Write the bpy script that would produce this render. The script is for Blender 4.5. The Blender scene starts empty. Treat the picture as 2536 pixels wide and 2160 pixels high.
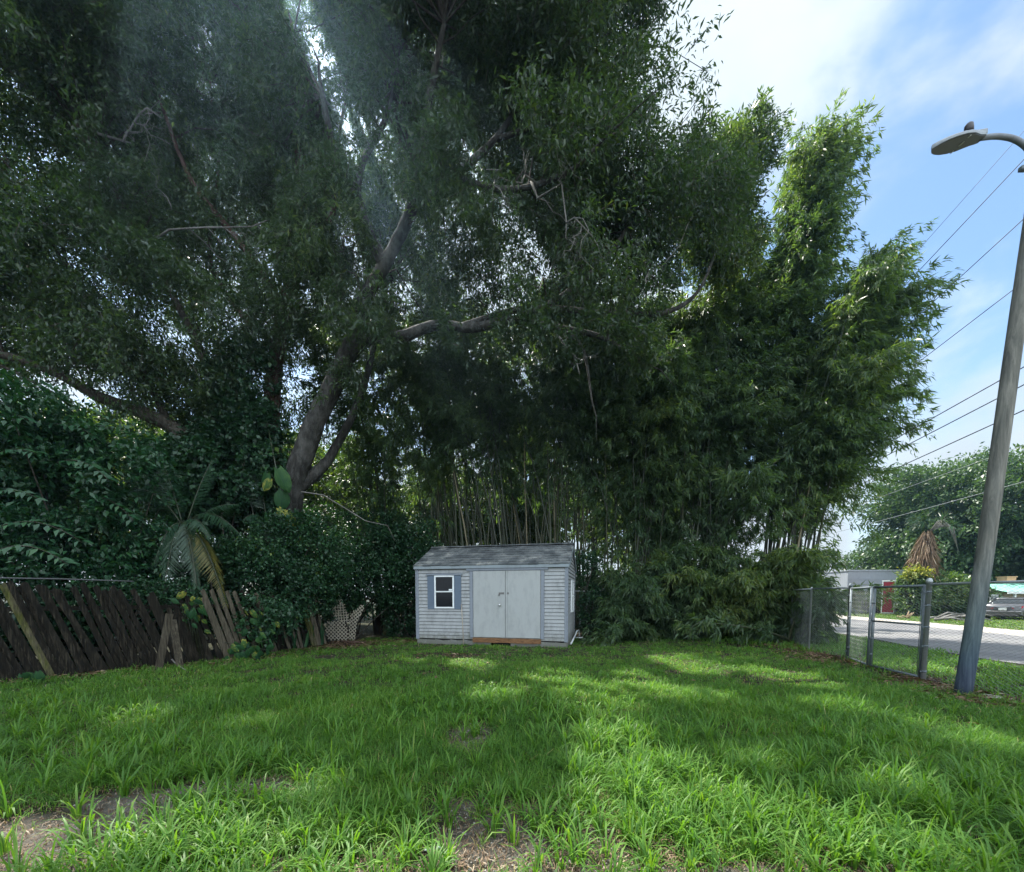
import bpy, math, random
import numpy as np
from mathutils import Vector
C = bpy.context.scene
COL = C.collection
R = math.radians
PI = math.pi

# ------------------------------------------------------------------ camera
F_PX, W_PX, H_PX = 1000.0, 2536.0, 2160.0      # pixel frame of the photograph
EYE = 1.47
PITCH = R(3.5)
HORIZON = 1478.0
PPY = HORIZON + F_PX * math.tan(PITCH)
cam_d = bpy.data.cameras.new('camera')
cam = bpy.data.objects.new('camera', cam_d)
COL.objects.link(cam)
cam.location = (0, 0, EYE)
cam.rotation_euler = (R(90) - PITCH, 0, 0)
cam_d.sensor_fit = 'HORIZONTAL'
cam_d.sensor_width = 36
cam_d.lens = 36 * F_PX / W_PX
cam_d.shift_y = (PPY - H_PX / 2) / W_PX
cam_d.clip_start = 0.05
cam_d.clip_end = 3000
C.camera = cam

# ------------------------------------------------------------------ sun and sky
SUN_EL, SUN_AZ = R(57), R(-36)                  # azimuth measured from +Y towards +X
sun_dir = Vector((math.sin(SUN_AZ) * math.cos(SUN_EL), math.cos(SUN_AZ) * math.cos(SUN_EL), math.sin(SUN_EL)))
sun_d = bpy.data.lights.new('sun', 'SUN')
sun_d.energy = 5.0
sun_d.angle = R(0.55)
sun_d.color = (1.0, 0.95, 0.86)
sun = bpy.data.objects.new('sun', sun_d)
COL.objects.link(sun)
sun.location = sun_dir * 60
sun.rotation_euler = sun_dir.to_track_quat('Z', 'Y').to_euler()

world = bpy.data.worlds.new('World')
C.world = world
world.use_nodes = True
SKY_STRENGTH = 0.10
def build_world():
    nt = world.node_tree
    nt.nodes.clear()
    N = nt.nodes.new
    L = nt.links.new
    out = N('ShaderNodeOutputWorld')
    bg = N('ShaderNodeBackground')
    bg.inputs['Strength'].default_value = SKY_STRENGTH
    L(bg.outputs[0], out.inputs[0])
    sky = N('ShaderNodeTexSky')
    sky.sky_type = 'NISHITA'
    sky.sun_disc = False
    sky.sun_elevation = SUN_EL
    sky.sun_rotation = SUN_AZ
    sky.air_density = 1.0
    sky.dust_density = 0.6
    sky.ozone_density = 2.0
    tc = N('ShaderNodeTexCoord')
    sep = N('ShaderNodeSeparateXYZ')
    L(tc.outputs['Generated'], sep.inputs[0])
    def math_(op, a, b=None, c=None, clamp=False):
        n = N('ShaderNodeMath')
        n.operation = op
        n.use_clamp = clamp
        for i, v in enumerate((a, b, c)):
            if v is None:
                continue
            if isinstance(v, (int, float)):
                n.inputs[i].default_value = v
            else:
                L(v, n.inputs[i])
        return n.outputs[0]
    # clouds lie on a flat layer high above: direction / height
    zz = math_('ADD', math_('MAXIMUM', sep.outputs[2], 0.0), 0.16)
    cx = math_('DIVIDE', sep.outputs[0], zz)
    cy = math_('DIVIDE', sep.outputs[1], zz)
    comb = N('ShaderNodeCombineXYZ')
    L(cx, comb.inputs[0])
    L(cy, comb.inputs[1])
    n1 = N('ShaderNodeTexNoise')
    n1.inputs['Scale'].default_value = 2.3
    n1.inputs['Detail'].default_value = 9
    n1.inputs['Roughness'].default_value = 0.55
    n1.inputs['Distortion'].default_value = 0.5
    mp = N('ShaderNodeMapping')
    mp.inputs['Location'].default_value = (3.7, 1.3, 0)
    mp.inputs['Rotation'].default_value = (0, 0, R(30))
    mp.inputs['Scale'].default_value = (1.0, 0.8, 1)
    L(comb.outputs[0], mp.inputs[0])
    mq = N('ShaderNodeMapping')
    mq.inputs['Scale'].default_value = (1.5, 1.5, 2.3)
    mq.inputs['Location'].default_value = (.35, .8, .2)
    L(tc.outputs['Generated'], mq.inputs[0])
    L(mq.outputs[0], n1.inputs['Vector'])
    # a clear patch of blue to the upper right, cloudier ahead and low, with cloud added behind
    def lobe(v, k):
        d = N('ShaderNodeVectorMath')
        d.operation = 'DOT_PRODUCT'
        vv = Vector(v).normalized()
        d.inputs[1].default_value = vv
        L(tc.outputs['Generated'], d.inputs[0])
        return math_('POWER', math_('MAXIMUM', d.outputs['Value'], 0.0), k)
    blue = lobe((1.0, 1.0, 1.10), 20)
    ahead = lobe((0.30, 1.0, 1.55), 10)
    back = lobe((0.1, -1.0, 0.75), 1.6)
    low = math_('POWER', math_('SUBTRACT', 1.0, math_('MAXIMUM', sep.outputs[2], 0.0)), 4.0)
    m = math_('ADD', n1.outputs[0], math_('MULTIPLY', blue, -0.24))
    m = math_('ADD', m, math_('MULTIPLY', ahead, 0.32))
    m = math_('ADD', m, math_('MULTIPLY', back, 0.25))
    m = math_('ADD', m, math_('MULTIPLY', low, 0.24))
    mr = N('ShaderNodeMapRange')
    mr.interpolation_type = 'SMOOTHSTEP'
    mr.inputs['From Min'].default_value = 0.36
    mr.inputs['From Max'].default_value = 0.66
    L(m, mr.inputs['Value'])
    n2 = N('ShaderNodeTexNoise')
    n2.inputs['Scale'].default_value = 2.6
    n2.inputs['Detail'].default_value = 6
    L(mq.outputs[0], n2.inputs['Vector'])
    # cloud brightness: thin and sunlit, plus unseen fill added behind to light the shed
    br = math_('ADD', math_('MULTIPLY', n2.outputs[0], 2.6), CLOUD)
    br = math_('ADD', br, math_('MULTIPLY', back, BACK_FILL))
    cc = N('ShaderNodeVectorMath')
    cc.operation = 'SCALE'
    cc.inputs[0].default_value = (0.90, 1.0, 1.08)
    L(br, cc.inputs['Scale'])
    sk = N('ShaderNodeVectorMath')
    sk.operation = 'MULTIPLY'
    sk.inputs[1].default_value = SKY_TINT
    L(sky.outputs[0], sk.inputs[0])
    mix = N('ShaderNodeMix')
    mix.data_type = 'RGBA'
    L(mr.outputs[0], mix.inputs[0])
    L(sk.outputs[0], mix.inputs[6])
    L(cc.outputs[0], mix.inputs[7])
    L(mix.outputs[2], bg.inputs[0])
CLOUD, BACK_FILL = 2.3, 7.0
SKY_TINT = (1.0, 1.05, 1.04)
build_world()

C.view_settings.view_transform = 'Standard'
C.view_settings.look = 'None'
C.view_settings.gamma = 1
C.view_settings.exposure = 1.45
cy = C.cycles
cy.max_bounces = 7
cy.diffuse_bounces = 4
cy.glossy_bounces = 3
cy.transmission_bounces = 4
cy.transparent_max_bounces = 8
cy.caustics_reflective = False
cy.caustics_refractive = False
cy.sample_clamp_indirect = 6
cy.use_denoising = True
C.render.filter_size = 1.15

# ------------------------------------------------------------------ geometry helpers
cp, sp = math.cos(PITCH), math.sin(PITCH)
def ray(px, py):
    xc, yc = (px - W_PX / 2) / F_PX, -(py - PPY) / F_PX
    return Vector((xc, yc * sp + cp, yc * cp - sp))
def P(px, py, y):
    """point of the place seen at a photo pixel, y metres in front of the viewer"""
    d = ray(px, py)
    return Vector((0, 0, EYE)) + d * (y / d.y)
def G(px, py, z=0.0):
    """point of the ground seen at a photo pixel"""
    d = ray(px, py)
    return Vector((0, 0, EYE)) + d * ((z - EYE) / d.z)

def tag(o, label=None, cat=None, group=None, kind=None):
    if label: o['label'] = label
    if cat: o['category'] = cat
    if group: o['group'] = group
    if kind: o['kind'] = kind
    return o
def thing(name, label, cat, loc=(0, 0, 0), group=None):
    o = bpy.data.objects.new(name, None)
    o.empty_display_size = 0.2
    COL.objects.link(o)
    o.location = loc
    return tag(o, label, cat, group)
def link(name, me, mats, parent=None, label=None):
    for m in (mats if isinstance(mats, (list, tuple)) else [mats]):
        me.materials.append(m)
    o = bpy.data.objects.new(name, me)
    COL.objects.link(o)
    if parent is not None:
        o.parent = parent
        root = parent
        off = Vector((0, 0, 0))
        while root is not None:
            off += root.location
            root = root.parent
        o.location = -off
    if label: o['label'] = label
    return o

class MB:
    """collects shapes into one mesh"""
    def __init__(s):
        s.v, s.f, s.m, s.t, s.sm = [], [], [], [], []
        s.mat, s.tint = 0, 0.5
    def add(s, vs, fs, smooth=False):
        o = len(s.v)
        s.v += [tuple(p) for p in vs]
        s.t += [s.tint] * len(vs)
        for f in fs:
            s.f.append([i + o for i in f])
            s.m.append(s.mat)
            s.sm.append(smooth)
    def box(s, c, size, ax=None, bevel=0):
        """c centre; size full; ax: 3 axis vectors"""
        ax = ax or (Vector((1, 0, 0)), Vector((0, 1, 0)), Vector((0, 0, 1)))
        c = Vector(c)
        hx, hy, hz = size[0] / 2, size[1] / 2, size[2] / 2
        if bevel <= 0:
            vs = [c + ax[0] * x * hx + ax[1] * y * hy + ax[2] * z * hz for z in (-1, 1) for x, y in ((-1, -1), (1, -1), (1, 1), (-1, 1))]
            s.add(vs, [(3, 2, 1, 0), (4, 5, 6, 7), (0, 1, 5, 4), (1, 2, 6, 5), (2, 3, 7, 6), (3, 0, 4, 7)])
            return
        b = min(bevel, hx * .9, hy * .9, hz * .9)
        vs, lay = [], [(-hz, b), (-hz + b, 0), (hz - b, 0), (hz, b)]
        for z, i in lay:
            x, y = hx - i, hy - i
            k = b if i == 0 else 0.5 * b
            for px_, py_ in ((-x + k, -y), (x - k, -y), (x, -y + k), (x, y - k), (x - k, y), (-x + k, y), (-x, y - k), (-x, -y + k)):
                vs.append(c + ax[0] * px_ + ax[1] * py_ + ax[2] * z)
        fs = [tuple(range(7, -1, -1)), tuple(range(24, 32))]
        for l in range(3):
            for k in range(8):
                a, b2 = l * 8 + k, l * 8 + (k + 1) % 8
                fs.append((a, b2, b2 + 8, a + 8))
        s.add(vs, fs)
    def tube(s, pts, rad, n=8, caps=True, smooth=True, wob=0, rng=None):
        pts = [Vector(p) for p in pts]
        if not isinstance(rad, (list, tuple)): rad = [rad] * len(pts)
        up, vs = Vector((0.31, 0.17, 0.93)), []
        prev = None
        for i, p in enumerate(pts):
            t = (pts[min(i + 1, len(pts) - 1)] - pts[max(i - 1, 0)])
            t = t.normalized() if t.length > 1e-9 else Vector((0, 0, 1))
            if prev is None:
                a = t.cross(up)
                if a.length < 1e-3: a = t.cross(Vector((1, 0, 0)))
            else:
                a = prev - t * prev.dot(t)
            a.normalize()
            prev = a
            b = t.cross(a)
            for k in range(n):
                an = 2 * PI * k / n
                r = rad[i] * (1 + (wob * (rng.random() - .5) if wob else 0))
                vs.append(p + a * math.cos(an) * r + b * math.sin(an) * r)
        fs = []
        for i in range(len(pts) - 1):
            for k in range(n):
                a, b = i * n + k, i * n + (k + 1) % n
                fs.append((a, b, b + n, a + n))
        if caps:
            fs.append(tuple(range(n - 1, -1, -1)))
            fs.append(tuple(range((len(pts) - 1) * n, len(pts) * n)))
        s.add(vs, fs, smooth)
    def prism(s, poly, d, smooth=False):
        """poly: list of Vectors (a flat outline); d: extrusion vector"""
        n = len(poly)
        vs = [Vector(p) for p in poly] + [Vector(p) + Vector(d) for p in poly]
        fs = [tuple(range(n - 1, -1, -1)), tuple(range(n, 2 * n))]
        fs += [(k, (k + 1) % n, (k + 1) % n + n, k + n) for k in range(n)]
        s.add(vs, fs, smooth)
    def lathe(s, c, prof, n=16, ax=None, smooth=True):
        ax = ax or (Vector((1, 0, 0)), Vector((0, 1, 0)), Vector((0, 0, 1)))
        c = Vector(c)
        vs = []
        for r, z in prof:
            for k in range(n):
                a = 2 * PI * k / n
                vs.append(c + ax[0] * r * math.cos(a) + ax[1] * r * math.sin(a) + ax[2] * z)
        fs = []
        for i in range(len(prof) - 1):
            for k in range(n):
                a, b = i * n + k, i * n + (k + 1) % n
                fs.append((a, b, b + n, a + n))
        fs.append(tuple(range(n - 1, -1, -1)))
        fs.append(tuple(range((len(prof) - 1) * n, len(prof) * n)))
        s.add(vs, fs, smooth)
    def build(s, name, mats, parent=None, label=None):
        me = bpy.data.meshes.new(name)
        me.from_pydata(s.v, [], s.f)
        me.polygons.foreach_set('material_index', s.m)
        me.polygons.foreach_set('use_smooth', s.sm)
        a = me.attributes.new('tint', 'FLOAT', 'POINT')
        a.data.foreach_set('value', np.array(s.t, dtype=np.float32))
        me.update()
        return link(name, me, mats, parent, label)

def np_mesh(name, v, f, tint):
    """v (n,3) f (m,4) tint (n,)"""
    me = bpy.data.meshes.new(name)
    n, m = len(v), len(f)
    me.vertices.add(n)
    me.vertices.foreach_set('co', np.ascontiguousarray(v, dtype=np.float32).ravel())
    me.loops.add(m * 4)
    me.loops.foreach_set('vertex_index', np.ascontiguousarray(f, dtype=np.int32).ravel())
    me.polygons.add(m)
    me.polygons.foreach_set('loop_start', np.arange(0, m * 4, 4, dtype=np.int32))
    a = me.attributes.new('tint', 'FLOAT', 'POINT')
    a.data.foreach_set('value', np.ascontiguousarray(tint, dtype=np.float32))
    me.update(calc_edges=True)
    return me

def unit(a):
    return a / np.maximum(np.linalg.norm(a, axis=-1, keepdims=True), 1e-9)
def vnoise(p, scale, seed=0):
    """smooth value noise, 0..1"""
    q = p / scale + seed * 17.31
    i = np.floor(q).astype(np.int64)
    f = q - i
    f = f * f * (3 - 2 * f)
    def h(x, y, z):
        n = (x * 374761393 + y * 668265263 + z * 2147483647 + seed * 1274126177) & 0xffffffff
        n = ((n ^ (n >> 13)) * 1274126177) & 0xffffffff
        n = (n ^ (n >> 16)) & 0xffff
        return n / 65535.0
    r = 0
    for dx in (0, 1):
        for dy in (0, 1):
            for dz in (0, 1):
                w = (f[:, 0] if dx else 1 - f[:, 0]) * (f[:, 1] if dy else 1 - f[:, 1]) * (f[:, 2] if dz else 1 - f[:, 2])
                r = r + w * h(i[:, 0] + dx, i[:, 1] + dy, i[:, 2] + dz)
    return r

class Leaves:
    """collects leaf blades (folded diamonds) into one mesh"""
    def __init__(s): s.V, s.T = [], []
    def add(s, pos, d, nrm, L, W, tint, wide=0.42, droop=0.12, fold=0.18):
        d = unit(d)
        side = unit(np.cross(d, nrm))
        n = np.cross(side, d)
        L, W = np.asarray(L).reshape(-1, 1), np.asarray(W).reshape(-1, 1)
        mid = pos + d * L * wide
        a = mid - side * W / 2 + n * W * fold
        b = mid + side * W / 2 + n * W * fold
        tip = pos + d * L - n * L * droop
        v = np.stack([pos, b, tip, a], 1)
        s.V.append(v.reshape(-1, 3))
        s.T.append(np.repeat(np.clip(tint, 0, 1), 4))
    def build(s, name, mat, parent=None, label=None):
        v = np.concatenate(s.V)
        t = np.concatenate(s.T)
        f = np.arange(len(v)).reshape(-1, 4)
        return link(name, np_mesh(name, v, f, t), mat, parent, label)

def sprays(lv, rng, cen, dirs, k, length, L, W, spread=0.8, droop=0.35, jit=0.15, tint0=0.5, tvar=0.35, gravity=0.0, **kw):
    """k leaves along a twig of the given length for each centre"""
    n = len(cen)
    t = rng.random((n, k, 1))
    d = unit(dirs)[:, None, :]
    pos = cen[:, None, :] + d * (t - .3) * length + rng.normal(0, jit, (n, k, 3)) * length
    pos[..., 2] -= gravity * (t[..., 0] ** 2) * length
    ld = d * 0.55 + rng.normal(0, spread, (n, k, 3)) * 0.7
    ld[..., 2] -= droop
    nr = rng.normal(0, 0.6, (n, k, 3))
    nr[..., 2] += 0.8
    ti = np.broadcast_to(np.asarray(tint0).reshape(-1, 1), (n, k)) + rng.normal(0, tvar * .5, (n, k))
    sc = rng.uniform(.7, 1.25, (n * k,))
    lv.add(pos.reshape(-1, 3), ld.reshape(-1, 3), nr.reshape(-1, 3), L * sc, W * sc * rng.uniform(.8, 1.2, n * k), ti.ravel(), **kw)

def ell_points(rng, ells, dens):
    """points in a union of ellipsoids (centre, radii), dens points per cubic metre, denser at the shell"""
    out = []
    for c, r in ells:
        n = int(dens * 4.19 * r[0] * r[1] * r[2])
        u = unit(rng.normal(0, 1, (n, 3)))
        rr = rng.random((n, 1)) ** (1 / 3.6)
        out.append(np.array(c) + u * rr * np.array(r))
    return np.concatenate(out)

def smooth_path(pts, n=6):
    """Catmull-Rom through (Vector, radius)"""
    out = []
    for i in range(len(pts) - 1):
        p0, p1, p2, p3 = pts[max(i - 1, 0)], pts[i], pts[i + 1], pts[min(i + 2, len(pts) - 1)]
        for k in range(n):
            t = k / n
            a = 0.5 * ((2 * p1[0]) + (p2[0] - p0[0]) * t + (2 * p0[0] - 5 * p1[0] + 4 * p2[0] - p3[0]) * t * t + (-p0[0] + 3 * p1[0] - 3 * p2[0] + p3[0]) * t ** 3)
            out.append((a, p1[1] + (p2[1] - p1[1]) * t))
    out.append(pts[-1])
    return out

# ------------------------------------------------------------------ materials
def mat(name, base=(.5, .5, .5), rough=.6, metal=0.0, spec=.5):
    m = bpy.data.materials.new(name)
    m.use_nodes = True
    b = m.node_tree.nodes['Principled BSDF']
    b.inputs['Base Color'].default_value = (*base, 1)
    b.inputs['Roughness'].default_value = rough
    b.inputs['Metallic'].default_value = metal
    b.inputs['Specular IOR Level'].default_value = spec
    return m
class NB:
    """node shorthand for one material"""
    def __init__(s, m):
        s.m, s.nt = m, m.node_tree
        s.b = s.nt.nodes['Principled BSDF']
    def n(s, t, **kw):
        nd = s.nt.nodes.new(t)
        for k, v in kw.items(): setattr(nd, k, v)
        return nd
    def l(s, a, b): s.nt.links.new(a, b)
    def coord(s, scale=(1, 1, 1), loc=(0, 0, 0), rot=(0, 0, 0)):
        tc = s.n('ShaderNodeTexCoord')
        mp = s.n('ShaderNodeMapping')
        mp.inputs['Scale'].default_value = scale
        mp.inputs['Location'].default_value = loc
        mp.inputs['Rotation'].default_value = rot
        s.l(tc.outputs['Object'], mp.inputs[0])
        return mp.outputs[0]
    def noise(s, vec, scale=5, detail=6, rough=.6, dist=0):
        n = s.n('ShaderNodeTexNoise')
        n.inputs['Scale'].default_value = scale
        n.inputs['Detail'].default_value = detail
        n.inputs['Roughness'].default_value = rough
        n.inputs['Distortion'].default_value = dist
        if vec is not None: s.l(vec, n.inputs['Vector'])
        return n.outputs[0]
    def ramp(s, fac, stops, interp='LINEAR'):
        r = s.n('ShaderNodeValToRGB')
        r.color_ramp.interpolation = interp
        e = r.color_ramp.elements
        while len(e) < len(stops): e.new(.5)
        for k, (p, c) in enumerate(stops):
            e[k].position = p
            e[k].color = (*c, 1) if len(c) == 3 else c
        s.l(fac, r.inputs[0])
        return r.outputs[0]
    def mix(s, fac, a, b, mode='MIX'):
        m = s.n('ShaderNodeMix', data_type='RGBA', blend_type=mode)
        for sock, v in ((0, fac), (6, a), (7, b)):
            if isinstance(v, (int, float)): m.inputs[sock].default_value = v
            elif isinstance(v, tuple): m.inputs[sock].default_value = (*v, 1)
            else: s.l(v, m.inputs[sock])
        return m.outputs[2]
    def math(s, op, a, b=0.0, clamp=False):
        m = s.n('ShaderNodeMath', operation=op, use_clamp=clamp)
        for k, v in enumerate((a, b)):
            if isinstance(v, (int, float)): m.inputs[k].default_value = v
            else: s.l(v, m.inputs[k])
        return m.outputs[0]
    def tint(s):
        a = s.n('ShaderNodeAttribute', attribute_name='tint')
        return a.outputs['Fac']
    def bump(s, h, strength=.4, dist=.02):
        b = s.n('ShaderNodeBump')
        b.inputs['Strength'].default_value = strength
        b.inputs['Distance'].default_value = dist
        s.l(h, b.inputs['Height'])
        s.l(b.outputs[0], s.b.inputs['Normal'])
    def color(s, c): s.l(c, s.b.inputs['Base Color'])
    def rough(s, c): s.l(c, s.b.inputs['Roughness'])

def leaf_mat(name, stops, transl=.35, rough=.42, tcol=None, spec=.4):
    m = mat(name, rough=rough, spec=spec)
    b = NB(m)
    col = b.ramp(b.tint(), stops)
    b.color(col)
    tr = b.n('ShaderNodeBsdfTranslucent')
    tc = b.mix(1.0, col, tcol or (1.9, 1.9, 0.55), 'MULTIPLY')
    b.l(tc, tr.inputs[0])
    mx = b.n('ShaderNodeMixShader')
    mx.inputs[0].default_value = transl
    b.l(b.b.outputs[0], mx.inputs[1])
    b.l(tr.outputs[0], mx.inputs[2])
    b.l(mx.outputs[0], b.nt.nodes['Material Output'].inputs[0])
    return m

OAK_LEAF = leaf_mat('oak_leaf', [(0, (.022, .046, .030)), (.5, (.040, .076, .040)), (.85, (.070, .112, .044)), (1, (.11, .145, .05))], .46, .36, spec=.55)
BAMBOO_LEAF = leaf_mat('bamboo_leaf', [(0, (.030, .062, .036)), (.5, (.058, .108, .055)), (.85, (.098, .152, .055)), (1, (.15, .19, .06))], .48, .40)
SHRUB_LEAF = leaf_mat('shrub_leaf', [(0, (.012, .045, .022)), (.55, (.025, .085, .038)), (.9, (.05, .13, .045)), (1, (.12, .2, .04))], .25, .36)
VINE_LEAF = leaf_mat('vine_leaf', [(0, (.012, .04, .02)), (.6, (.025, .075, .035)), (.9, (.05, .12, .04)), (1, (.14, .2, .04))], .25, .42)
PALM_LEAF = leaf_mat('palm_leaf', [(0, (.010, .034, .022)), (.5, (.022, .060, .030)), (.8, (.07, .085, .022)), (1, (.14, .12, .03))], .25, .4)
POTHOS_LEAF = leaf_mat('pothos_leaf', [(0, (.012, .042, .022)), (.5, (.024, .078, .028)), (.75, (.05, .115, .03)), (.9, (.17, .19, .04)), (1, (.28, .26, .05))], .2, .55, spec=.2)
def variegate():
    b = NB(POTHOS_LEAF)
    cr = [n for n in b.nt.nodes if n.type == 'VALTORGB'][0]
    n = b.noise(b.coord((26, 6, 5), rot=(0, .5, 0)), 1.4, 5, .6, .8)
    b.l(b.math('ADD', b.tint(), b.math('MULTIPLY', b.math('SUBTRACT', n, .5), 1.0), True), cr.inputs[0])
variegate()
GRASS_BLADE = leaf_mat('grass_blade', [(0, (.032, .080, .020)), (.45, (.086, .205, .034)), (.8, (.155, .27, .044)), (.93, (.19, .27, .07)), (1, (.36, .30, .14))], .42, .5, (1.7, 1.7, .45), spec=.3)
VERGE_BLADE = leaf_mat('verge_grass_blade', [(0, (.04, .09, .02)), (.5, (.08, .17, .03)), (.85, (.15, .22, .05)), (1, (.3, .25, .1))], .35, .5, (1.5, 1.5, .5))
DRY_LEAF = leaf_mat('dry_leaf', [(0, (.05, .03, .018)), (.5, (.14, .085, .05)), (.85, (.24, .17, .11)), (1, (.36, .29, .22))], .1, .7)
FAR_LEAF = leaf_mat('far_tree_leaf', [(0, (.03, .06, .025)), (.5, (.05, .10, .035)), (.85, (.09, .15, .045)), (1, (.16, .2, .07))], .28, .45)

def bark(name, c0, c1, c2, sc=(9, 9, 2.2), bs=.8):
    m = mat(name, rough=.9, spec=.2)
    b = NB(m)
    v = b.coord(sc)
    n = b.noise(v, 1.6, 8, .65, .4)
    n2 = b.noise(b.coord((1, 1, 1)), 1.3, 4)
    col = b.ramp(n, [(.3, c0), (.52, c1), (.75, c2)])
    col = b.mix(b.ramp(n2, [(.48, (0, 0, 0)), (.7, (.55, .55, .55))]), col, tuple(x * 1.5 for x in c2))
    b.color(col)
    b.bump(b.math('ADD', n, b.math('MULTIPLY', b.noise(b.coord((22, 22, 7)), 1.5, 5), .5)), bs, .09)
    return m
OAK_BARK = bark('oak_bark', (.018, .017, .016), (.045, .044, .041), (.115, .113, .108), (5, 5, 1.5), 1.0)
RED_BARK = bark('red_bark', (.03, .02, .016), (.075, .046, .036), (.12, .08, .065), (8, 8, 1.4))
DARK_BARK = bark('dark_bark', (.02, .018, .015), (.055, .048, .04), (.11, .10, .085))
TWIG = bark('bare_twig', (.09, .085, .08), (.16, .155, .145), (.25, .24, .225), (20, 20, 20), .3)

def culm_mat():
    m = mat('bamboo_culm', rough=.45)
    b = NB(m)
    n = b.noise(b.coord((1, 1, .4)), 6, 4)
    c = b.ramp(b.tint(), [(0, (.012, .018, .010)), (.5, (.026, .038, .017)), (.85, (.07, .072, .03)), (1, (.19, .16, .09))])
    b.color(b.mix(b.ramp(n, [(.4, (0, 0, 0)), (.75, (.5, .5, .5))]), c, (.05, .05, .04)))
    return m
CULM = culm_mat()

def metal_mat(name, base, rough=.45, spots=(.09, .07, .05)):
    m = mat(name, base, rough, .35)
    b = NB(m)
    n = b.noise(b.coord(), 14, 6, .7)
    b.color(b.mix(b.ramp(n, [(.45, (0, 0, 0)), (.8, (.5, .5, .5))]), base, spots))
    b.rough(b.ramp(n, [(.3, (rough,) * 3), (.8, (min(1, rough + .3),) * 3)]))
    return m
GALV = metal_mat('galvanised_steel', (.42, .45, .47), .42, (.22, .22, .21))
GALV_DARK = metal_mat('weathered_steel', (.14, .17, .19), .5, (.07, .065, .06))
WIRE_M = metal_mat('fence_wire', (.20, .215, .22), .5, (.10, .10, .095))

# ------------------------------------------------------------------ ground
def ground_mat():
    m = mat('lawn_soil', rough=.95, spec=.1)
    b = NB(m)
    v = b.coord()
    n1, n2, n3, n4 = b.noise(v, .9, 6, .6), b.noise(v, 7, 8, .7), b.noise(v, 75, 5, .8), b.noise(v, 3.2, 6, .7)
    soil = b.ramp(n2, [(.3, (.022, .028, .014)), (.5, (.036, .042, .022)), (.72, (.075, .064, .04))])
    sand = b.ramp(n2, [(.3, (.17, .15, .125)), (.55, (.27, .245, .21)), (.8, (.36, .33, .29))])
    # bare sandy places in the near lawn, each with its own spot on the ground
    sep = b.n('ShaderNodeSeparateXYZ')
    b.l(v, sep.inputs[0])
    tot = None
    for (gx, gy, rx, ry, s) in SAND:
        dx = b.math('DIVIDE', b.math('SUBTRACT', sep.outputs[0], gx), rx)
        dy = b.math('DIVIDE', b.math('SUBTRACT', sep.outputs[1], gy), ry)
        d = b.math('ADD', b.math('ADD', b.math('MULTIPLY', dx, dx), b.math('MULTIPLY', dy, dy)), b.math('MULTIPLY', b.math('SUBTRACT', n4, .5), 2.2))
        k = b.math('MULTIPLY', b.math('SUBTRACT', 1.25, d, True), s)
        tot = k if tot is None else b.math('MAXIMUM', tot, k)
    f = b.math('MULTIPLY', tot, b.math('ADD', b.math('MULTIPLY', n1, 2.6), -.35), True)
    col = b.mix(f, soil, sand)
    col = b.mix(b.ramp(n3, [(.35, (.55, .55, .55)), (.65, (0, 0, 0))]), col, (.03, .026, .02))
    b.color(col)
    b.bump(b.math('ADD', n2, b.math('MULTIPLY', n3, .7)), 1.0, .04)
    return m
def gxy(px, py):
    g = G(px, py)
    return g.x, g.y
SAND = []
for px, py, rx, ry, s in ((60, 2110, .55, .40, 1), (230, 2060, .5, .28, .9), (400, 1985, .5, .22, .8), (560, 1960, .4, .16, .6), (1165, 1830, .20, .36, .5),
                          (1200, 2010, .35, .18, .55), (1260, 2085, .55, .24, .7), (1400, 2100, .35, .16, .6), (700, 2165, 1.0, .12, .7), (1950, 2165, .8, .09, .8), (1480, 2165, .5, .08, .8)):
    SAND.append((*gxy(px, py), rx * 1.25, ry * 1.25, min(1, s * 1.3)))
# darker littered soil, not sandy, also thin in grass
BARE = [(s[0], s[1], s[2], s[3], s[4]) for s in SAND] + [(*gxy(175, 1870), .35, .3, .5), (*gxy(1130, 1624), .75, .16, .9), (*gxy(1450, 2130), .6, .3, .5)]
def build_ground():
    # one sheet to the horizon, fine near the viewer with a gentle roll
    xs = np.concatenate([[-900, -300, -120, -60], np.arange(-30, 31, .5), [60, 120, 300, 900]])
    ys = np.concatenate([[-400, -100, -30, -10], np.arange(-4, 40, .5), [50, 80, 150, 400, 1200]])
    X, Y = np.meshgrid(xs, ys)
    Z = ground_z(X, Y)
    v = np.stack([X.ravel(), Y.ravel(), Z.ravel()], 1)
    nx, ny = len(xs), len(ys)
    i = np.arange(nx * ny).reshape(ny, nx)
    f = np.stack([i[:-1, :-1], i[:-1, 1:], i[1:, 1:], i[1:, :-1]], -1).reshape(-1, 4)
    tag(link('ground', np_mesh('ground', v, f, np.zeros(len(v))), ground_mat()), 'grassy back yard ground with bare sandy spots', kind='structure')
def ground_z(x, y):
    x, y = np.asarray(x, float), np.asarray(y, float)
    w = np.clip((6.8 - np.abs(x)) / 3, 0, 1) * np.clip((13 - y) / 3, 0, 1)
    return w * (.025 * np.sin(x * 1.3 + .5) * np.cos(y * .9) + .018 * np.sin(x * 2.9 - y * 2.3))
build_ground()

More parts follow.
